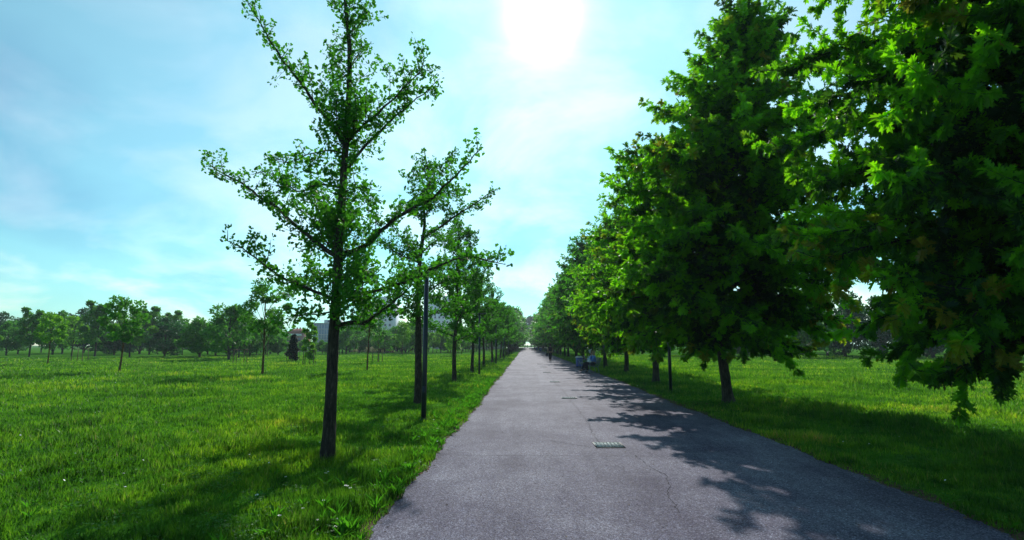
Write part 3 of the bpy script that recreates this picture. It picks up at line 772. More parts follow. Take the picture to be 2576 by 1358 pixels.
PV = {
 'green': park_tree('park_tree', 31, 7.0, 3.2, 1.2, 22, 6400, .34, 'park_leaf'),
 'dark': park_tree('park_tree', 32, 7.6, 4.2, .7, 26, 7600, .38, 'dark_leaf', .2),
 'lime': park_tree('park_tree', 33, 5.6, 2.2, 1.4, 12, 3000, .30, 'lime_leaf', .1),
 'loose': park_tree('park_tree', 36, 6.2, 2.7, 1.3, 18, 3000, .36, 'park_leaf'), 'bushy': park_tree('park_tree', 37, 5.0, 3.0, .8, 20, 5200, .36, 'park_leaf'), 'upright': park_tree('park_tree', 38, 8.2, 2.0, 1.6, 20, 4200, .36, 'park_leaf', .14, 'oak_bark', 'oval'),
 'tall': park_tree('park_tree', 34, 12.0, 4.6, 1.5, 30, 9000, .46, 'dark_leaf', .28),
 'mid': park_tree('park_tree', 35, 6.4, 3.0, 1.1, 20, 5600, .32, 'park_leaf'),
}
lbl = {'loose': 'x', 'bushy': 'x', 'upright': 'x', 'green': 'broad mid-green tree in the wood edging the far lawn', 'dark': 'dark bushy tree in the wood edging the far lawn', 'lime': 'small yellow-green tree before the far wood',
       'tall': 'tall dark tree rising behind the far wood', 'mid': 'round green tree in the wood edging the far lawn'}

def pk(kind, x, y, s=1.0):
    place(PV[kind], x, y, rnd.uniform(0, 6), s, lbl[kind], 'tree', kind + ' trees beyond the left lawn')
# left treeline: (x in the frame, distance, kind, scale)
for (px, Y, kd, s) in [
 (628, 78, 'dark', .9), (600, 66, 'green', .95), (575, 60, 'mid', 1.1), (668, 92, 'green', .9), (700, 85, 'mid', .92), (722, 110, 'green', 1.0), (655, 110, 'dark', 1.0), (740, 120, 'lime', 1.15), (690, 125, 'dark', 1.0),
 (762, 125, 'dark', .9), (790, 112, 'green', .8), (812, 105, 'dark', .85), (825, 98, 'dark', .9), (838, 120, 'green', 1.0), (862, 104, 'green', .95), (880, 118, 'mid', 1.1), (897, 130, 'dark', 1.1), (915, 170, 'tall', 1.05), (935, 150, 'lime', 1.2),
 (958, 115, 'dark', 1.0), (978, 112, 'dark', 1.0), (1000, 132, 'dark', 1.1), (1012, 100, 'lime', 1.1), (1030, 120, 'dark', 1.1), (1050, 135, 'tall', .8), (1080, 124, 'green', .95), (1100, 115, 'mid', 1.0), (1118, 150, 'dark', 1.1), (1135, 118, 'lime', 1.0),
 (1155, 160, 'dark', 1.2), (1172, 120, 'lime', .85), (1182, 175, 'dark', 1.2), (1200, 128, 'mid', .8), (1215, 200, 'tall', .9), (1230, 180, 'dark', 1.1), (1245, 230, 'tall', .9), (1262, 230, 'dark', 1.1),
 (540, 80, 'dark', 1.0), (500, 70, 'green', 1.1), (455, 84, 'mid', 1.0), (410, 75, 'dark', 1.0), (370, 90, 'green', 1.2), (320, 70, 'lime', 1.2), (280, 86, 'dark', 1.1), (230, 76, 'green', 1.1), (170, 80, 'mid', 1.2), (120, 90, 'dark', 1.2), (60, 74, 'green', 1.1), (0, 84, 'dark', 1.1), (-60, 78, 'mid', 1.1),
 (560, 105, 'dark', 1.1), (855, 96, 'lime', .9), (872, 99, 'mid', 1.0), (905, 108, 'green', 1.1), (930, 112, 'mid', 1.1), (968, 102, 'green', .9), (990, 118, 'green', 1.2), (1022, 112, 'mid', 1.1), (1045, 110, 'green', 1.0), (1062, 106, 'mid', 1.1), (1090, 108, 'lime', 1.2), (1110, 112, 'green', 1.1), (1128, 120, 'dark', 1.0), (1148, 115, 'green', 1.1), (1165, 130, 'mid', 1.3), (1190, 140, 'green', 1.3), (1208, 150, 'mid', 1.4), (1225, 160, 'green', 1.4), (1240, 190, 'green', 1.5), (645, 84, 'mid', 1.1), (680, 100, 'green', 1.2), (615, 92, 'green', 1.2), (588, 84, 'dark', 1.0), (520, 92, 'green', 1.1), (430, 96, 'mid', 1.2), (345, 98, 'dark', 1.1), (255, 100, 'green', 1.2), (145, 98, 'mid', 1.2), (30, 96, 'green', 1.3), (480, 110, 'dark', 1.2), (390, 112, 'green', 1.2), (300, 115, 'dark', 1.2), (200, 110, 'dark', 1.3), (90, 112, 'green', 1.2), (-30, 112, 'dark', 1.3)]:
    g = (px - 1322) / 1350 * Y; kd = rnd.choice({'green': ['green', 'loose', 'bushy', 'upright'], 'mid': ['mid', 'loose', 'upright', 'lime'], 'dark': ['dark', 'dark', 'bushy', 'mid'], 'lime': ['lime'], 'tall': ['tall']}[kd])
    if 690 < px < 845: kd = 'bushy'; s = .62
    pk(kd, g, Y, s * rnd.uniform(.62, .95))
# behind and beside the end of the path
for (x, y, s) in [(-14, 345, 1.3), (-5, 372, 1.5), (4, 400, 1.9), (6, 352, .9), (13, 368, 1.3), (22, 350, 1.2), (-26, 350, 1.1)]:
    place(PV['tall'], x, y, rnd.uniform(0, 6), s, 'big dark tree closing the view beyond the end of the path', 'tree', 'big trees beyond the path end')
# right-hand wood seen under the oaks
rl = {'loose': 'x', 'bushy': 'x', 'upright': 'x', 'green': 'mid-green tree across the right lawn, seen under the oaks', 'dark': 'dark tree across the right lawn, seen under the oaks', 'tall': 'tall dark tree at the back of the right lawn', 'mid': 'round green tree across the right lawn'}
for (x, y, kd, s) in [(17.5, 124, 'dark', 1.0), (20.5, 122, 'dark', 1.0), (13, 140, 'dark', 1.1), (27, 118, 'green', 1.2), (34, 110, 'dark', 1.1), (42, 104, 'dark', 1.3), (50, 98, 'green', 1.2), (58, 90, 'dark', 1.2), (66, 84, 'mid', 1.3), (74, 78, 'dark', 1.3), (84, 80, 'green', 1.3), (95, 84, 'dark', 1.3), (30, 150, 'tall', 1.0), (48, 140, 'tall', 1.0), (64, 128, 'tall', 1.0), (82, 116, 'tall', 1.0), (100, 110, 'tall', 1.0), (24, 170, 'tall', 1.0), (110, 90, 'dark', 1.3), (70, 60, 'green', 1.1), (16, 100, 'dark', .9), (23, 92, 'mid', .9), (46, 84, 'bushy', 1.2), (55, 76, 'loose', 1.2), (62, 72, 'bushy', 1.3), (78, 66, 'upright', 1.0), (88, 70, 'bushy', 1.3), (38, 92, 'bushy', 1.2), (30, 100, 'upright', 1.0), (52, 110, 'dark', 1.2), (73, 100, 'dark', 1.2), (90, 98, 'dark', 1.3), (40, 125, 'dark', 1.3), (33, 88, 'dark', 1.0), (27, 84, 'dark', 1.0), (44, 76, 'dark', 1.1), (20, 80, 'bushy', 1.1), (50, 68, 'dark', 1.1), (60, 62, 'bushy', 1.2), (36, 70, 'bushy', 1.1)]:
    place(PV[kd], x, y, rnd.uniform(0, 6), s, rl[kd], 'tree', kd + ' trees beyond the right lawn')

# ------------------------------------------------------------------ young trees on the left lawn
def young_tree(name, label, base, H, clear, Wd, seed, matn, leaf, n, trunk_r=.05, shape='oval', group='young trees on the left lawn'):
    o = park_tree(name, seed, H, Wd, clear, 16, n, leaf, matn, trunk_r, 'young_bark', shape)
    o.location = base; tag(o, label, 'tree', group); return o
young_tree('young_tree', 'slender young tree with feathery leaves at the left, thin dark trunk', gnd(660, 941), 5.3, 2.2, 1.25, 51, 'park_leaf', .17, 3200, .07)
young_tree('young_tree', 'slim brown-stemmed young tree seen just right of the nearest ginkgo trunk', gnd(923, 932), 5.0, 2.6, .9, 52, 'park_leaf', .16, 1800, .06)
young_tree('young_tree', 'upright willowy sapling inside the timber frame nearest the red-roofed house', gnd(777, 917), 3.7, .3, .62, 53, 'lime_leaf', .22, 1800, .03)
young_tree('young_tree', 'thin staked sapling with sparse pale leaves right of the slim young tree', gnd(950, 912), 4.2, 1.9, .8, 54, 'park_leaf', .16, 1100, .035)
young_tree('young_tree', 'low lime-green sapling leaning over stakes before the far wood', gnd(1142, 896), 3.4, .9, 1.3, 55, 'lime_leaf', .28, 1500, .04)
young_tree('young_tree', 'small leafy tree with a bare lower stem at the far left of the lawn', gnd(672, 896), 5.2, 2.0, 1.5, 56, 'park_leaf', .26, 2000, .06)
young_tree('young_tree', 'lime-green young tree beside the paired dark conifers', gnd(1012, 893), 5.4, 2.0, 1.5, 57, 'lime_leaf', .26, 2000, .06)
young_tree('young_tree', 'young round tree standing alone far out on the left', gnd(300, 935), 4.6, 1.8, 1.2, 58, 'park_leaf', .2, 2400, .06)
young_tree('young_tree', 'small young tree near the left end of the lawn', gnd(120, 915), 4.4, 1.8, 1.2, 59, 'lime_leaf', .22, 2200, .06)
def conifer(label, base, H, Wd, seed):
    o = park_tree('conifer', seed, H, Wd, .12, 22, 2600, .22, 'needle', .04, 'oak_bark', 'cone'); o.location = base
    tag(o, label, 'conifer', 'small dark conifers on the left lawn')
conifer('narrow dark conifer standing inside a timber frame on the left lawn', gnd(735, 909), 2.75, .42, 61)
conifer('low dark conifer behind thin stakes, left of the grassy mound', gnd(899, 885), 2.4, .95, 62)
conifer('left one of two paired dark conifers before the far wood', gnd(1000, 885), 2.9, .9, 63)
conifer('right, smaller one of two paired dark conifers before the far wood', gnd(1013, 884), 2.4, .7, 64)
conifer('broad dark conifer just left of the second ginkgo trunk', gnd(1037, 885), 3.2, 1.2, 65)

def tree_stakes(label, base, wd=.85, h=1.15, n=4, rz=.2, lean=.04, rail=True):
    r = empty('stake_frame', base, rz)
    pos = [(-wd / 2, -wd / 2), (wd / 2, -wd / 2), (wd / 2, wd / 2), (-wd / 2, wd / 2)][:n] if n != 3 else [(-wd / 2, -wd / 3), (wd / 2, -wd / 3), (0, wd / 2)]
    tops = []
    for (x, y) in pos:
        m_ = MB(); t = Vector((x * (1 - lean * 2), y * (1 - lean * 2), h)); m_.tube([Vector((x, y, -.05)), t], [.035, .032], 8); m_.build('stake', M['stake'], r, True); tops.append(t)
    if rail:
        for i in range(len(tops)):
            a, b = tops[i], tops[(i + 1) % len(tops)]
            m_ = MB(); d = (b - a).normalized() * .12; q = Vector((0, 0, .018 + .028 * (i % 2)))
            c = (a + b) / 2 + q; L = (b - a).length + .24; ang = math.atan2(b.y - a.y, b.x - a.x)
            m_.box(c, (L, .07, .026), Matrix.Rotation(ang, 3, 'Z')); m_.build('rail', M['stake'], r)
    tag(r, label, 'tree stakes', 'timber stake frames round young trees')
tree_stakes('square timber frame round the willowy sapling', gnd(777, 917))
tree_stakes('timber frame round the narrow dark conifer', gnd(737, 907), 1.1, 1.15)
tree_stakes('three-post timber frame right of the slim young tree', gnd(950, 912), .95, 1.25, 3, .1, .06)
tree_stakes('timber frame cut by the left edge of the photo', gnd(603, 914), .9, 1.2)
tree_stakes('thin stakes before the low dark conifer', gnd(903, 893), 1.9, 1.5, 3, .5, .02, False)
tree_stakes('thin stakes before the paired dark conifers', gnd(1006, 893), 1.6, 1.3, 3, .2, .02, False)
tree_stakes('thin stakes under the leaning lime-green sapling', gnd(1142, 895), 1.0, 1.3, 4, .4, .03, False)
tree_stakes('pale timber frame left of the fourth ginkgo trunk', gnd(1172, 892), 1.5, 1.9, 4, .1, .02)
tree_stakes('small timber frame before the white wall, just right of the fourth ginkgo', gnd(1186, 886), 1.5, 1.9, 4, .2, .02)
tree_stakes('small timber frame far back beside the second lamp post', gnd(1224, 884), 1.5, 1.9, 4, .2, .02)
tree_stakes('timber frame standing empty far out on the left', gnd(200, 908), 1.0, 1.2)

# mound with pale plumes
def mound():
    base = gnd(935, 886); V = []; Q = []
    n, m_ = 20, 8
    for i in range(m_ + 1):
        r = 1 - i / m_
        for k_ in range(n):
            a = 2 * math.pi * k_ / n; V.append((5.2 * r * math.cos(a), 2.6 * r * math.sin(a), 1.0 * (1 - r ** 2) ** 1.2 - .05 + .04 * math.sin(7 * a + i)))
    for i in range(m_):
        for k_ in range(n):
            k2 = (k_ + 1) % n; Q.append((i * n + k_, i * n + k2, (i + 1) * n + k2, (i + 1) * n + k_))
    o = mesh_np('mound', V, [np.array(Q)], M['ground'], smooth=True, loc=base); tag(o, kind='structure')
    n = 2600; a = rng.uniform(0, 6.283, n); r = np.sqrt(rng.uniform(0, 1, n)) * .95
    P = np.stack([5.2 * r * np.cos(a), 2.6 * r * np.sin(a), 1.0 * (1 - r ** 2) ** 1.2 - .05], 1)
    D = rng.normal(0, .3, (n, 3)) + np.array([0, 0, 1]); Nn = rng.normal(0, 1, (n, 3))
    g = leaves('plume_grass', P, D, Nn, rng.uniform(.25, .6, n), [(-.05, 0, 0), (.05, 0, 0), (.07, .6, 0), (0, 1, .1), (-.07, .6, 0)], [(0, 1, 2, 3, 4)], M['pale'], None, loc=base)
    tag(g, 'pale feathery grass covering the low mound before the far wood', 'grass', kind='stuff')
mound()

# ------------------------------------------------------------------ lamp posts
def lamp_post():
    r = empty('lamp_post')
    m_ = MB(); m_.tube([(0, 0, -.05), (0, 0, 1.2), (0, 0, 3.36)], [.057, .056, .05], 16); m_.build('pole', M['lamp'], r, True)
    m_ = MB(); m_.lathe([(.0, .0), (.10, .0), (.10, .018), (.062, .03), (.0575, .05)], sides=16); m_.build('base_plate', M['lamp'], r)
    h = MB(); h.box((.10, 0, 3.378), (.46, .14, .035), None, .94); ho = h.build('lamp_head', M['lamp'], r)
    g = MB(); g.box((.15, 0, 3.357), (.26, .10, .008)); g.build('lens', M['lamp_glass'], ho)
    d = MB(); d.box((0, -.056, .62), (.07, .012, .22)); d.build('access_door', M['lamp'], r)
    return r
lp = lamp_post(); first = True
ll = ['dark blue-black lamp post nearest the camera, in front of the second ginkgo', 'second lamp post on the left, between the fourth ginkgo and the path', 'third lamp post on the left of the path']
LB = [gnd(1065, 1056), gnd(1205, 943), gnd(1247, 915)]
pts = [(b.x, b.y) for b in LB] + [(-2.55, 46.4 + 17.4 * i) for i in range(1, 9)]
for i, (x, y) in enumerate(pts):
    o = lp if first else copy_tree(lp); first = False
    o.location = (x, y, 0); tag(o, ll[i] if i < 3 else ordn[i + 1] + ' dark lamp post from the camera on the left side of the path', 'lamp post', 'lamp posts along both sides of the path')
b_ = [gnd(1687, 986), gnd(1520, 927)]
for i, (x, y) in enumerate([(b_[0].x, b_[0].y), (b_[1].x, b_[1].y)] + [(5.25, b_[1].y + 17.6 * i) for i in range(1, 8)]):
    o = copy_tree(lp); o.location = (x, y, 0); o.rotation_euler.z = math.pi
    tag(o, ['short-looking dark lamp post on the right, its top buried in the nearest oak', 'dark lamp post on the right close behind the bench sitters'][i] if i < 2 else ordn[i + 1] + ' dark lamp post from the camera on the right side of the path', 'lamp post', 'lamp posts along both sides of the path')

# ------------------------------------------------------------------ benches and bins
def bench():
    r = empty('bench')                       # faces -X, long side along Y
    Lb = 2.0; s = MB()
    for i in range(6): s.box((-.22 + i * .085, 0, .445 - .006 * i), (.068, Lb, .026), Matrix.Rotation(.05, 3, 'Y'))
    s.build('seat', M['slat'], r)
    s = MB()
    for i in range(5): s.box((.255 + .034 * i, 0, .52 + i * .085), (.024, Lb, .068), Matrix.Rotation(.37, 3, 'Y'))
    s.build('backrest', M['slat'], r)
    for y in (-.85, .85):
        m_ = MB(); m_.tube(smooth_line([(-.24, y, 0), (-.25, y, .38), (-.20, y, .42), (.20, y, .40), (.26, y, .46), (.44, y, .90)], .06), .018, 8)
        m_.tube(smooth_line([(.30, y, 0), (.24, y, .25), (.16, y, .40)], .06), .018, 8)
        m_.tube([(-.24, y, .012), (.30, y, .012)], .016, 8); m_.build('leg', M['steel'], r, True)
    for y in (-.9, .9):
        m_ = MB(); m_.tube(smooth_line([(-.22, y, .44), (-.24, y, .60), (-.14, y, .66), (.22, y, .66), (.34, y, .68)], .06), .015, 8); m_.build('armrest', M['steel'], r, True)
    return r
bn = bench(); bn.location = (3.93, 32.35, .006); tag(bn, 'metal slat bench with two people sitting on it', 'bench', 'benches on the right edge of the path')
for (x, y, lab) in ((3.85, 36.2, 'empty pale bench between the occupied bench and the blue bin'), (3.95, 104, 'empty pale bench on the path edge beyond the walker in black'), (3.9, 128, 'tiny bench beside the nearer of the far blue bins')):
    o = copy_tree(bn); o.location = (x, y, .006); tag(o, lab, 'bench', 'benches on the right edge of the path')
def bin_():
    r = empty('litter_bin')
    m_ = MB(); m_.lathe([(.0, .06), (.245, .06), (.25, .08), (.25, .70), (.24, .72)], sides=28); body = m_.build('body', M['bin_blue'], r, True)
    m_ = MB(); m_.lathe([(.0, .0), (.255, .0), (.262, .03), (.255, .075), (.24, .08)], sides=28); m_.build('base_ring', M['bin_dark'], r, True)
    m_ = MB(); m_.lathe([(.24, .70), (.30, .715), (.305, .735), (.20, .80), (.12, .835), (.10, .825), (.0, .82)], sides=28); lid = m_.build('lid', M['bin_lid'], r, True)
    m_ = MB(); m_.box((0, -.15, .815), (.16, .06, .03), Matrix.Rotation(.35, 3, 'X')); m_.build('opening', M['bin_dark'], lid)
    m_ = MB()
    def bar(x0, z0, x1, z1, wd):
        pts_ = []
        for i in range(7):
            t = i / 6; x = x0 + (x1 - x0) * t; pts_.append((x, -math.sqrt(max(.0001, .2515 ** 2 - x * x)) - .002, z0 + (z1 - z0) * t))
        m_.tube(pts_, wd, 6)
    bar(-.12, .62, .02, .42, .011); bar(.10, .60, .02, .42, .011); bar(.02, .42, -.05, .28, .012); bar(.02, .42, .12, .24, .012); bar(-.10, .24, .15, .24, .012)
    m_.build('emblem', M['bin_mark'], body)
    return r
bi = bin_(); bb = gnd(1457, 924)
bi.location = (bb.x, bb.y, .01); bi.rotation_euler.z = -.1; tag(bi, 'blue round litter bin with a pale lid beside the benches', 'litter bin', 'blue litter bins on the right path edge')
for (px, py, lab) in ((1357, 883.6, 'far blue litter bin with a white top, nearer of the two beyond the walker'), (1347.5, 879.6, 'smaller far blue litter bin beyond the first far one'), (1340, 877.2, 'farthest dark litter bin on the right path edge')):
    g = gnd(px, py); o = copy_tree(bi); o.location = (3.75, min(g.y, 230), .01); o.scale = (1.25, 1.25, 1.25); tag(o, lab, 'litter bin', 'blue litter bins on the right path edge')

# ------------------------------------------------------------------ people
def skin(name, nodes, mat_, parent, sub=1):
    """nodes: [(x,y,z, radius or (rx,ry), parent index)] grown into one continuous surface"""
    me = bpy.data.meshes.new(name); me.from_pydata([n[:3] for n in nodes], [(n[4], i) for i, n in enumerate(nodes) if n[4] is not None], [])
    o = bpy.data.objects.new(name, me); C.objects.link(o)
    o.modifiers.new('s', 'SKIN')
    for i, n in enumerate(nodes):
        sv = me.skin_vertices[0].data[i]; sv.radius = n[3] if isinstance(n[3], tuple) else (n[3], n[3]); sv.use_root = (i == 0)
    s = o.modifiers.new('u', 'SUBSURF'); s.levels = sub
    dg = bpy.context.evaluated_depsgraph_get(); dg.update()
    me2 = bpy.data.meshes.new_from_object(o.evaluated_get(dg)); o.modifiers.clear(); o.data = me2; bpy.data.meshes.remove(me)
    me2.name = name; me2.materials.clear(); me2.materials.append(mat_)
    me2.polygons.foreach_set('use_smooth', np.ones(len(me2.polygons), dtype=bool))
    o.parent = parent
    return o
def person(root, J, shirt, trousers, hair, shoes, sleeve=.5, hair_long=False, cap=None):
    """J holds joint points; body is one skinned figure, clothes and hair are its children"""
    v = lambda k: Vector(J[k])
    nodes = []; idx = {}
    def add(k, p, r, par): nodes.append((p[0], p[1], p[2], r, None if par is None else idx[par])); idx[k] = len(nodes) - 1
    add('pelvis', v('pelvis'), (.14, .11), None); add('waist', v('pelvis').lerp(v('chest'), .45), (.12, .095), 'pelvis'); add('chest', v('chest'), (.145, .10), 'waist')
    add('neck', v('neck'), .055, 'chest'); hd = (v('head') - v('neck')).normalized()
    add('jaw', v('neck').lerp(v('head'), .55), .064, 'neck'); add('head', v('head'), .085, 'jaw'); add('top', v('head') + hd * .075, .062, 'head')
    add('nose', v('head') + Vector(J['look']) * .098 - hd * .02, .013, 'head')
    for s in 'LR':
        add('sh' + s, v('sh' + s), .058, 'chest'); add('el' + s, v('el' + s), .042, 'sh' + s); add('wr' + s, v('wr' + s), .029, 'el' + s)
        f = (v('wr' + s) - v('el' + s)).normalized(); sd_ = f.cross(Vector((0, 0, 1)) if abs(f.z) < .9 else Vector((1, 0, 0))).normalized(); nn = f.cross(sd_)
        pm = v('wr' + s) + f * .06; add('pm' + s, pm, .030, 'wr' + s)
        for i, (o_, ln) in enumerate(((-.03, .07), (-.01, .08), (.01, .075), (.03, .06))):
            a = pm + sd_ * o_ + f * .03; b = a + f * ln * .5 + nn * .008; c_ = b + f * ln * .35 + nn * .022
            add('f%s%d' % (s, i), a, .010, 'pm' + s); add('g%s%d' % (s, i), b, .009, 'f%s%d' % (s, i)); add('h%s%d' % (s, i), c_, .008, 'g%s%d' % (s, i))
        tb = v('wr' + s) + f * .035 - sd_ * .035; add('t' + s, tb, .011, 'pm' + s); add('u' + s, tb + f * .035 - sd_ * .015, .009, 't' + s)
        add('hp' + s, v('hp' + s), .095, 'pelvis'); add('kn' + s, v('kn' + s), .058, 'hp' + s); add('cf' + s, v('kn' + s).lerp(v('an' + s), .35), .056, 'kn' + s)
        add('an' + s, v('an' + s), .038, 'cf' + s); add('to' + s, v('to' + s), .032, 'an' + s)
    body = skin('body', nodes, M['skin'], root)
    # clothes
    n2 = []
    def cl(seq, rs, link=None):
        st = len(n2)
        for i, (p, r) in enumerate(zip(seq, rs)): n2.append((p[0], p[1], p[2], r, (len(n2) - 1) if i else link))
        return st
    n2.clear(); cl([v('pelvis') - Vector((0, 0, .05)), v('pelvis').lerp(v('chest'), .45), v('chest'), v('neck') - hd * .045], [(.165, .14), (.15, .125), (.175, .13), .075])
    for s in 'LR':
        e = v('sh' + s).lerp(v('el' + s), sleeve if sleeve <= 1 else 1)
        seq = [v('sh' + s), e]; rs = [.078, .062]
        if sleeve > 1: seq.append(v('el' + s).lerp(v('wr' + s), .92)); rs.append(.045)
        cl(seq, rs, 2)
    skin('shirt', list(n2), shirt, body)
    n2.clear(); cl([v('pelvis') + Vector((0, 0, .03)), v('pelvis') - Vector((0, 0, .02))], [(.15, .12), (.145, .12)])
    for s in 'LR': cl([v('hp' + s), v('kn' + s), v('kn' + s).lerp(v('an' + s), .4), v('an' + s) + (v('kn' + s) - v('an' + s)).normalized() * .03], [.108, .074, .07, .058], 1)
    skin('trousers', list(n2), trousers, body)
    for s in 'LR':
        n2.clear(); cl([v('an' + s) - (v('to' + s) - v('an' + s)) * .12, v('an' + s).lerp(v('to' + s), .55), v('to' + s)], [.05, .045, .036]); skin('shoe', list(n2), shoes, body)
    n2.clear(); back = -Vector(J['look'])
    cl([v('head') + hd * .055 + back * .012, v('head') + hd * .09 + back * .02], [.092, .07])
    cl([v('head') + back * .035, v('head') - hd * (.10 if not hair_long else .17) + back * .045], [.085, .05 if not hair_long else .075], 0)
    skin('hair', list(n2), hair, body)
    if cap:
        n2.clear(); cl([v('head') + hd * .06, v('head') + hd * .115], [.104, .085]); cl([v('head') + hd * .045 + Vector(J['look']) * .10, v('head') + hd * .03 + Vector(J['look']) * .16], [(.07, .02), (.05, .015)], 0)
        skin('cap', list(n2), cap, body)
    return body

# walker seen from behind
wb = gnd(1384, 909)
wk = empty('person', (wb.x, wb.y, .01)); tag(wk, 'person in black T-shirt and trousers walking away up the path, carrying a dark jacket', 'person')
person(wk, dict(pelvis=(0, 0, .93), chest=(0, .02, 1.30), neck=(0, .02, 1.47), head=(0, .035, 1.60), look=(0, 1, 0),
    shL=(-.185, .01, 1.39), elL=(-.245, -.02, 1.13), wrL=(-.27, .05, .90), shR=(.185, .01, 1.39), elR=(.24, -.05, 1.12), wrR=(.25, -.02, .87),
    hpL=(-.085, 0, .88), knL=(-.075, .10, .50), anL=(-.05, .06, .10), toL=(-.055, .20, .04), hpR=(.085, 0, .88), knR=(.07, .03, .49), anR=(.04, -.16, .13), toR=(.045, -.06, .035)),
    M['black_cloth'], M['black_cloth'], M['hair_dark'], M['shoe'], .55)
jk = skin('carried_jacket', [(-.27, .06, .86, (.05, .07), None), (-.33, .06, .76, (.07, .09), 0), (-.40, .05, .66, (.06, .06), 1), (-.46, .05, .56, (.03, .04), 2), (-.30, .06, .62, (.05, .06), 1), (-.36, .06, .50, (.035, .04), 4)], M['black_cloth'], None)
jk.location = (wb.x, wb.y, .01); tag(jk, "dark jacket hanging from the walker's left hand", 'jacket')
# near sitter
g = gnd(1474, 939)
def seated(root_y, label, J, *a, **k):
    r = empty('person', (0, root_y, .006)); tag(r, label, 'person', None); person(r, J, *a, **k); return r
X0 = 4.0
seated(31.95, 'person with shoulder-length blond hair and blue jacket on the near end of the bench', dict(pelvis=(X0, 0, .56), chest=(X0 + .02, 0, .86), neck=(X0 - .02, 0, 1.04), head=(X0 - .07, 0, 1.17), look=(-.9, 0, -.35),
    shL=(X0 + .0, -.18, .97), elL=(X0 - .14, -.24, .74), wrL=(X0 - .27, -.10, .70), shR=(X0, .18, .97), elR=(X0 - .20, .18, .80), wrR=(X0 - .16, .06, 1.02),
    hpL=(X0 - .04, -.10, .54), knL=(X0 - .44, -.12, .56), anL=(X0 - .42, -.12, .12), toL=(X0 - .56, -.12, .05), hpR=(X0 - .04, .10, .54), knR=(X0 - .44, .08, .62), anR=(X0 - .56, -.0, .22), toR=(X0 - .70, -.03, .17)),
    M['blue_cloth'], M['denim'], M['hair_blond'], M['shoe'], 1.5, True)
wb_ = MB(); wb_.box((X0 - .30, 31.80, .70), (.20, .16, .12), Matrix.Rotation(.3, 3, 'Y')); wb_.box((X0 - .28, 31.80, .775), (.12, .10, .03), Matrix.Rotation(.5, 3, 'Y'))
tag(wb_.build('paper_bag', M['white'], None), 'small white bag in the lap of the blond sitter', 'bag')
seated(33.0, 'person in a white cap and pale blue shirt on the far half of the bench', dict(pelvis=(X0, 0, .56), chest=(X0 + .04, 0, .88), neck=(X0 + .0, 0, 1.08), head=(X0 - .04, 0, 1.21), look=(-.9, 0, -.3),
    shL=(X0 + .0, -.18, 1.0), elL=(X0 - .12, -.22, .76), wrL=(X0 - .32, -.10, .80), shR=(X0, .18, 1.0), elR=(X0 - .12, .22, .76), wrR=(X0 - .32, .10, .80),
    hpL=(X0 - .04, -.10, .54), knL=(X0 - .44, -.12, .54), anL=(X0 - .66, -.08, .13), toL=(X0 - .80, -.08, .12), hpR=(X0 - .04, .10, .54), knR=(X0 - .44, .10, .55), anR=(X0 - .62, .04, .13), toR=(X0 - .76, .04, .10)),
    M['pale_blue_cloth'], M['denim'], M['hair_dark'], M['shoe'], 1.5, False, M['white'])
tb = MB(); tb.box((X0 - .42, 33.0, .86), (.012, .30, .24), Matrix.Rotation(-.25, 3, 'Y')); tb.box((X0 - .36, 33.0, .745), (.20, .30, .012))
tag(tb.build('laptop', M['panel'], None), 'dark open laptop held by the sitter in the white cap', 'laptop')
# two far figures at the end of the path
for i, (x, lab) in enumerate(((-.3, 'left one of two tiny dark figures at the end of the path'), (.75, 'right one of two tiny dark figures at the end of the path'))):
    o = copy_tree(wk); o.location = (x, 262, .01); tag(o, lab, 'person')
o = copy_tree(wk); g = gnd(1026, 878.5); o.location = (g.x, g.y, 0); o.rotation_euler.z = 1.2; tag(o, 'tiny distant figure on the lawn beside the broad dark conifer', 'person')

# ------------------------------------------------------------------ buildings
M['tower'] = noisy('tower_render', (0.66, 0.70, 0.78), (0.76, 0.79, 0.84), 0.3, 0.8, 0.2)
M['pane'] = noisy('window_pane', (0.05, 0.07, 0.12), (0.10, 0.13, 0.2), 2, 0.2, 0.6)
M['glassy'] = noisy('office_glass', (0.14, 0.24, 0.38), (0.24, 0.36, 0.50), .4, 0.15, 0.6)
M['frame'] = noisy('office_frame', (0.35, 0.42, 0.5), (0.45, 0.5, 0.56), 1, 0.5, 0.4)
M['rooftile'] = noisy('roof_tile', (0.28, 0.08, 0.05), (0.42, 0.15, 0.10), 1.2, 0.85, 0.15)
M['brick'] = noisy('brick_wall', (0.30, 0.12, 0.09), (0.42, 0.2, 0.15), 3, 0.85, 0.15)
M['white_wall'] = noisy('white_wall', (0.66, 0.68, 0.68), (0.8, 0.8, 0.8), .8, 0.8, 0.2)
def tower(label, x0, x1, ytop, Y, blocks, rows, cols, win):
    a = at(x0, ytop, Y); b = at(x1, ytop, Y); W = b.x - a.x; H = a.z
    r = empty('apartment_tower', ((a.x + b.x) / 2, Y, 0)); tag(r, label, 'building')
    m_ = MB(); m_.box((0, W * .4, H / 2), (W, W * .8, H)); m_.build('wall', M['tower'], r)
    for (fx, fw, dz) in blocks:
        m_ = MB(); m_.box((fx * W, W * .4, H + dz / 2 - .01), (fw * W, W * .7, dz)); m_.build('roof_block', M['tower'], r)
    pane = None
    for i in range(rows):
        for j in range(cols):
            x = -W / 2 + W * (j + .5) / cols; z = H - 2.2 - i * 3.1
            if z < 2: continue
            if pane is None: m_ = MB(); m_.box((0, 0, 0), (win[0], .12, win[1])); pane = m_.build('window', M['pane'], r); o = pane
            else: o = pane.copy(); C.objects.link(o)
            o.location = (x, -.02, z)
    m_ = MB(); m_.box((0, -.3, H - .25), (W + .6, .6, .5)); m_.build('parapet', M['tower'], r)
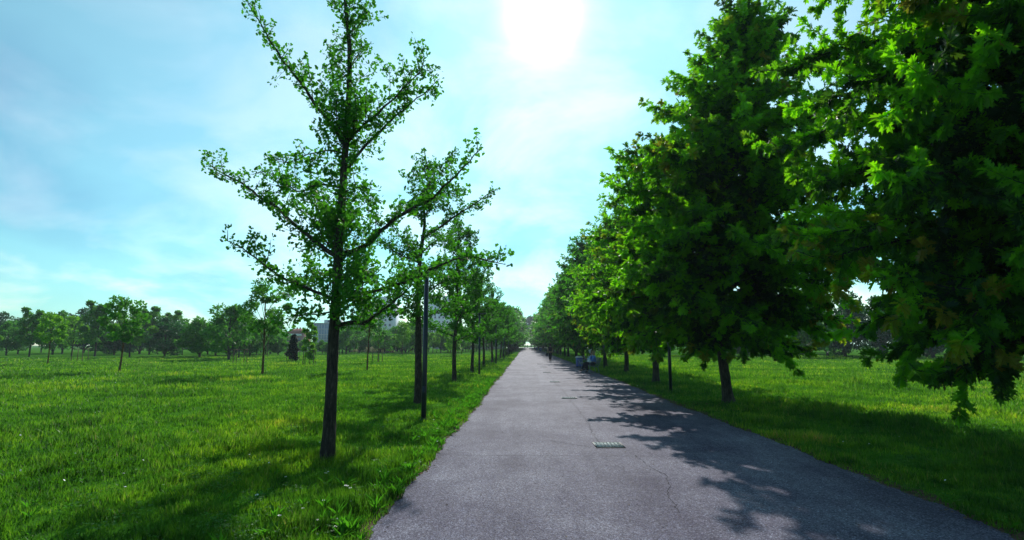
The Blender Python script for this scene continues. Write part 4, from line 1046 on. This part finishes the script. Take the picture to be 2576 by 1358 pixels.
tower('pale high-rise block glimpsed behind the lower leaves right of the nearest trunk', 897, 988, 758, 330, [(.1, .4, 3.0)], 9, 8, (1.3, 1.5))
tower('white apartment tower with a raised drum, seen between the second and third ginkgos', 1070, 1141, 754, 350, [(.25, .33, 2.6), (-.3, .3, 2.2)], 10, 7, (1.1, 1.3))
def office():
    Y = 260; a = at(789, 814, Y); b = at(850, 814, Y); W = b.x - a.x; H = a.z
    r = empty('office_building', ((a.x + b.x) / 2, Y, 0)); tag(r, 'blue glass office block left of the nearest ginkgo trunk', 'building')
    m_ = MB(); m_.box((0, 6, H / 2), (W, 12, H)); m_.build('glass_wall', M['glassy'], r)
    m_ = MB()
    for i in range(10): m_.box((-W / 2 + W * i / 9, -.06, H / 2), (.22, .12, H - .3))
    for i in range(1, 5): m_.box((0, -.16, H - i * 2.6), (W, .08, .35))
    m_.build('facade_grid', M['frame'], r)
    m_ = MB(); m_.box((0, 6, H + .15), (W + .8, 12.8, .5)); m_.build('roof', M['frame'], r)
    m_ = MB(); m_.box((W * .14, 6, H + 1.2), (W * .62, 6, 1.7)); pl = m_.build('plant_room', M['white_wall'], r)
    m_ = MB(); m_.box((W * .2, 2.93, H + 1.3), (W * .45, .1, .9)); m_.build('window', M['pane'], pl)
office()
def red_house():
    Y = 230; a = at(711, 838, Y); b = at(758, 838, Y); W = b.x - a.x; H = a.z
    r = empty('apartment_house', ((a.x + b.x) / 2, Y, 0)); tag(r, 'low red-roofed apartment house above the far trees on the left', 'building')
    m_ = MB(); m_.box((0, 5, H / 2), (W, 10, H)); m_.build('wall', M['brick'], r)
    m_ = MB(); m_.box((0, -.5, H - .7), (W + .2, .9, .9)); m_.build('balcony', M['white_wall'], r)
    m_ = MB(); hw = W / 2 + .4
    m_.add([(-hw, -.6, H), (hw, -.6, H), (hw, 10.6, H), (-hw, 10.6, H), (-hw * .1, 5, H + 2.1), (hw * .5, 5, H + 2.1)], [(0, 1, 5, 4), (1, 2, 5), (2, 3, 4, 5), (3, 0, 4), (0, 3, 2, 1)])
    rf = m_.build('roof', M['rooftile'], r)
    for x in (-hw * .3, hw * .1, hw * .4, hw * .7):
        m_ = MB(); m_.box((x, 4, H + 1.9), (.5, .5, 1.4)); m_.build('chimney', M['brick'], rf)
    for i in range(5):
        m_ = MB(); m_.box((-W * .4 + i * W * .2, -.02, H - 2.6), (1.2, .1, 1.4)); m_.build('window', M['pane'], r)
red_house()
m_ = MB(); a = gnd(1153, 877); 
m_.box((0, 0, .75), (26, .25, 1.5)); m_.box((0, 0, 1.53), (26.2, .35, .06)); m_.box((-13, 0, .9), (.4, .4, 1.8))
wl = m_.build('white_wall', M['white_wall'], None, loc=(-21.5, 205, 0)); tag(wl, 'low white boundary wall at the far side of the lawn, behind the fourth ginkgo', 'wall')
m_ = MB()
for i in range(30): m_.box((-14.5 + i, 0, .7), (.82, .06, 1.4))
m_.box((0, .05, .3), (30, .05, .1)); m_.box((0, .05, 1.1), (30, .05, .1))
wl = m_.build('board_fence', M['white_wall'], None, loc=(-62, 131, 0)); tag(wl, 'pale board fence between the trunks at the far left of the lawn', 'fence')

# ------------------------------------------------------------------ lawn grass, weeds, litter
def vnoise(x, y, s, seed):
    g = np.random.default_rng(seed).random((128, 128)); u = (x / s) % 127; v = (y / s) % 127
    i = u.astype(int); j = v.astype(int); fu = u - i; fv = v - j; fu = fu * fu * (3 - 2 * fu); fv = fv * fv * (3 - 2 * fv)
    return (g[i, j] * (1 - fu) + g[i + 1, j] * fu) * (1 - fv) + (g[i, j + 1] * (1 - fu) + g[i + 1, j + 1] * fu) * fv
def edges_np(y):
    wv = lambda s, amp: amp * (np.sin(y * 1.7 + s) * .4 + np.sin(y * 4.1 + s * 2.3) * .3 + np.sin(y * 9.7 + s * 5) * .2 + np.sin(y * .43 + s) * .5)
    return XL0 + wv(1.0, .075) - 0.010 * np.maximum(0, 9 - y), XR0 + wv(4.0, .06)
def lawn_points(n, d0, d1, amax=1.02):
    d = d0 * (d1 / d0) ** rng.random(n); a = rng.uniform(-amax, amax, n)
    x = d * np.sin(a); y = d * np.cos(a); l, r = edges_np(y)
    k = (x < l + .01) | (x > r - .01); return x[k], y[k], d[k], l[k], r[k]
BL = [(-.5, 0, 0), (.5, 0, 0), (.42, .5, .10), (0, 1, .32), (-.42, .5, .10)]
def grass(n, d0, d1, name):
    x, y, d, l, r = lawn_points(n, d0, d1)
    c1 = .6 * vnoise(x + 300, y, .28, 3) + .4 * vnoise(x + 300, y, .9, 7); c2 = vnoise(x + 300, y, 2.2, 4)
    dens = .15 + .95 * c1
    edge = np.minimum(np.abs(x - l), np.abs(x - r)); dens *= np.clip(.5 + edge / .15, 0, 1)
    ok = rng.random(len(x)) < dens; x, y, d, l, r, c1, c2, edge = [q[ok] for q in (x, y, d, l, r, c1, c2, edge)]; c3 = vnoise(x + 300, y + 50, 1.3, 9)
    n = len(x); h = (.030 + .17 * c1 ** 1.4 * (.4 + c2)) * rng.uniform(.5, 1.35, n) * (1 + .25 * (d > 20))
    wd = (.0036 + .0010 * d) * rng.uniform(.6, 1.4, n)
    h *= np.clip(.6 + edge / .25, 0, 1)
    lean = rng.normal(0, .42, (n, 2)); D = np.stack([lean[:, 0], lean[:, 1], np.ones(n)], 1); D /= np.linalg.norm(D, axis=1)[:, None]
    Nn = np.stack([lean[:, 0] * -1 + rng.normal(0, .5, n), lean[:, 1] * -1 + rng.normal(0, .5, n), np.zeros(n) + .05], 1)
    X, Yv, Z = frames(D, Nn); t = np.array(BL)
    P = np.stack([x, y, np.full(n, -.005)], 1)
    V = P[:, None, :] + (t[None, :, 0] * wd[:, None])[..., None] * X[:, None, :] + (t[None, :, 1] * h[:, None])[..., None] * Yv[:, None, :] + (t[None, :, 2] * h[:, None])[..., None] * Z[:, None, :]
    V[..., 2] = np.maximum(V[..., 2], -.004)
    base = (np.arange(n) * 5)[:, None]; tint = np.clip(rng.normal(.40, .17, n) + (c2 - .5) * .3 + (c1 - .5) * .55 + (rng.random(n) < (.05 + .10 * (c3 > .6))) * .6, 0, 1)
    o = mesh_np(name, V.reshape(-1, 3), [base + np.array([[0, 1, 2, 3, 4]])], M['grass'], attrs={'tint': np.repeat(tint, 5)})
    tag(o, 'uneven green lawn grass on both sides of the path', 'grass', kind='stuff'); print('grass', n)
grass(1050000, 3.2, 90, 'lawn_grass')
# broad-leaved weeds and clover near the path edge
def weeds():
    P, D, Nn, S = [], [], [], []
    def rosette(x, y, n, s, up):
        for i in range(n):
            a = rnd.uniform(0, 6.283); P.append((x, y, .01)); D.append((math.cos(a), math.sin(a), up * rnd.uniform(.5, 1.5))); Nn.append((0, 0, 1)); S.append(s * rnd.uniform(.6, 1.2))
    for _ in range(520):
        d = 4.0 * (24 / 4.0) ** rnd.random(); a = rnd.uniform(-.95, .95); x, y = d * math.sin(a), d * math.cos(a)
        if edge_l(y) - .06 < x < edge_r(y) + .06: continue
        rosette(x, y, rnd.randint(4, 9), rnd.uniform(.06, .13), rnd.uniform(.4, 1.6))
    for _ in range(330):
        y = rnd.uniform(4.2, 26); x = edge_l(y) - abs(rnd.gauss(.12, .35)) - .04; rosette(x, y, rnd.randint(9, 18), rnd.uniform(.10, .19), rnd.uniform(1.0, 2.6))
    P, D, Nn, S = [np.array(q, float) for q in (P, D, Nn, S)]
    o = leaves('broadleaf_weeds', P, D, Nn, S, [(0, 0, 0), (.035, .25, .01), (.055, .6, .0), (0, 1, -.16), (-.055, .6, .0), (-.035, .25, .01)], [(0, 1, 2, 3, 4, 5)], M['weed'], None)
    tag(o, 'broad-leaved weeds sprouting through the lawn and along the path edge', 'weeds', kind='stuff')
    P, D, Nn, S = [], [], [], []
    for _ in range(260):
        d = 3.6 * (14 / 3.6) ** rnd.random(); a = rnd.uniform(-.9, .9); cx_, cy_ = d * math.sin(a), d * math.cos(a)
        for i in range(26):
            x, y = rnd.gauss(cx_, .10), rnd.gauss(cy_, .10)
            if edge_l(y) - .03 < x < edge_r(y) + .03: continue
            h = rnd.uniform(.03, .09); q = rnd.uniform(0, 6.28)
            for j in range(3):
                b = q + j * 2.09; P.append((x, y, h)); D.append((math.cos(b), math.sin(b), .15)); Nn.append((rnd.gauss(0, .3), rnd.gauss(0, .3), 1)); S.append(rnd.uniform(.014, .024))
    P, D, Nn, S = [np.array(q, float) for q in (P, D, Nn, S)]
    o = leaves('clover', P, D, Nn, S, [(0, 0, 0), (.45, .5, .05), (.3, 1, .1), (-.3, 1, .1), (-.45, .5, .05)], [(0, 1, 2, 3, 4)], M['weed'], None)
    tag(o, 'patches of clover leaves low in the near lawn', 'clover', kind='stuff')
weeds()
def litter():
    n = 1500; y = rng.uniform(3.5, 40, n); l, r = edges_np(y); left = rng.random(n) < .5
    x = np.where(left, l + rng.normal(-.02, .07, n), r + rng.normal(.02, .08, n))
    e = 520; y = np.concatenate([y, rng.uniform(3.5, 30, e)]); x = np.concatenate([x, rng.uniform(-1.2, 4.1, e)])
    k = 220; x = np.concatenate([x, rng.normal(ob[0].x - 1.1, .45, k)]); y = np.concatenate([y, rng.normal(ob[0].y - .9, .5, k)])
    P = np.stack([x, y, np.full(len(x), .016)], 1); D = rng.normal(0, 1, P.shape) * np.array([1, 1, .12]); Nn = rng.normal(0, .2, P.shape) + np.array([0, 0, 1])
    sz = np.concatenate([rng.uniform(.012, .04, n), rng.uniform(.008, .026, e), rng.uniform(.03, .09, k)])
    o = leaves('dry_leaf_litter', P, D, Nn, sz, OAK2, OAKP2, M['dry'], None); tag(o, 'bits of dry leaf litter along the path edges', 'leaf litter', kind='stuff')
litter()
# daisies
def daisy():
    r = empty('daisy')
    s = MB(); s.tube([(0, 0, 0), (.003, .002, .05), (.002, 0, .085)], [.0015, .0013, .001], 5); s.build('stem', M['weed'], r)
    V = []; Q = []
    for i in range(13):
        a = i * 2 * math.pi / 13; c_, s_ = math.cos(a), math.sin(a); b = len(V)
        for (u, v_, z) in ((.003, 0, .086), (.012, -.0032, .088), (.0175, 0, .0865), (.012, .0032, .088)): V.append((u * c_ - v_ * s_, u * s_ + v_ * c_, z))
        Q.append((b, b + 1, b + 2, b + 3))
    mesh_np('petals', V, [np.array(Q)], M['petal'], r)
    s = MB(); s.lathe([(.0, .090), (.004, .0895), (.0052, .087), (.003, .085)], sides=10); s.build('flower_centre', M['yolk'], r, True)
    return r
M['petal'] = noisy('daisy_petal', (0.72, 0.74, 0.76), (0.85, 0.86, 0.86), 40, 0.6, 0.2); M['yolk'] = noisy('daisy_centre', (0.55, 0.36, 0.02), (0.7, 0.48, 0.03), 60, 0.7, 0.2)
da = daisy(); dz = [(866, 1322), (858, 1312), (845, 1310), (874, 1318), (838, 1330), (700, 1307), (795, 1320), (812, 1262), (876, 1262), (868, 1226), (875, 1225), (890, 1221), (882, 1232), (945, 1227), (815, 1195), (760, 1282), (1010, 1130), (1062, 1122), (955, 1190), (905, 1145), (720, 1200), (650, 1250), (640, 1110), (1090, 1050), (1100, 1075), (980, 1150)]
for i, (px, py) in enumerate(dz):
    g = gnd(px, py + 14); o = da if i == 0 else copy_tree(da); o.location = g; s = rnd.uniform(.8, 1.15); o.scale = (s, s, s * .95); o.rotation_euler = (rnd.uniform(-.1, .35), rnd.uniform(-.2, .2), rnd.uniform(0, 6))
    o['px'] = px; tag(o, 'white daisy in the near grass', 'daisy', 'white daisies in the near grass')
n = 90; x, y, d, l, r = lawn_points(n * 2, 7, 40)
P = np.stack([x, y, np.full(len(x), .10)], 1); D = rng.normal(0, 1, P.shape) * np.array([1, 1, .3]); Nn = rng.normal(0, .3, P.shape) + np.array([0, 0, 1])
o = leaves('small_wildflowers', P, D, Nn, rng.uniform(.014, .03, len(x)) * (1 + .02 * d), [(0, 0, 0), (.5, .5, 0), (0, 1, 0), (-.5, .5, 0)], QUADP, M['petal'], None)
tag(o, 'scattered specks of tiny pale wildflowers across the lawn', 'wildflowers', kind='stuff')
# labels of the far woods: tell the trees of one kind apart by their order in view
for gname in sorted({o.get('group') for o in C.objects if o.get('group') and 'trees beyond' in o.get('group')}):
    L_ = [o for o in C.objects if o.get('group') == gname and o.parent is None]
    L_.sort(key=lambda o: o.location.x / max(1, o.location.y))
    if L_:
        for i, o in enumerate(L_):
            b = {'dark': 'dark bushy tree', 'green': 'broad mid-green tree', 'mid': 'round green tree', 'tall': 'tall dark tree', 'lime': 'small yellow-green tree', 'loose': 'loose airy green tree', 'bushy': 'low bushy green tree', 'upright': 'narrow upright green tree'}[gname.split()[0]] if gname.split()[0] in ('loose', 'bushy', 'upright', 'dark', 'green', 'mid', 'tall', 'lime') else 'big dark tree'
            side = 'beyond the left lawn' if 'left' in gname else ('beyond the right lawn' if 'right' in gname else 'beyond the path end')
            o['label'] = b + ' ' + side + ', ' + ordn[i + 1] + ' of its kind from the left'

DA = sorted([o for o in C.objects if o.get('category') == 'daisy'], key=lambda o: math.hypot(o.location.x, o.location.y))
for i, o in enumerate(DA):
    del o['px']; o['label'] = 'white daisy in the near grass left of the path, ' + ordn[i + 1] + ' counting outward from the camera'

# ------------------------------------------------------------------ thin summer air
hb = MB(); hb.box((0, 640, 24.0), (1830, 1540, 50.0))
hm = bpy.data.materials.new('haze'); hm.use_nodes = True
for n_ in list(hm.node_tree.nodes):
    if n_.type != 'OUTPUT_MATERIAL': hm.node_tree.nodes.remove(n_)
pv = hm.node_tree.nodes.new('ShaderNodeVolumePrincipled'); pv.inputs['Color'].default_value = (0.80, 0.92, 1.0, 1); pv.inputs['Density'].default_value = 0.00035
pv.inputs['Anisotropy'].default_value = 0.25
ho_ = [n_ for n_ in hm.node_tree.nodes if n_.type == 'OUTPUT_MATERIAL'][0]
hm.node_tree.links.new(pv.outputs[0], ho_.inputs['Volume'])
hz_ = hb.build('haze', hm); tag(hz_, kind='stuff')
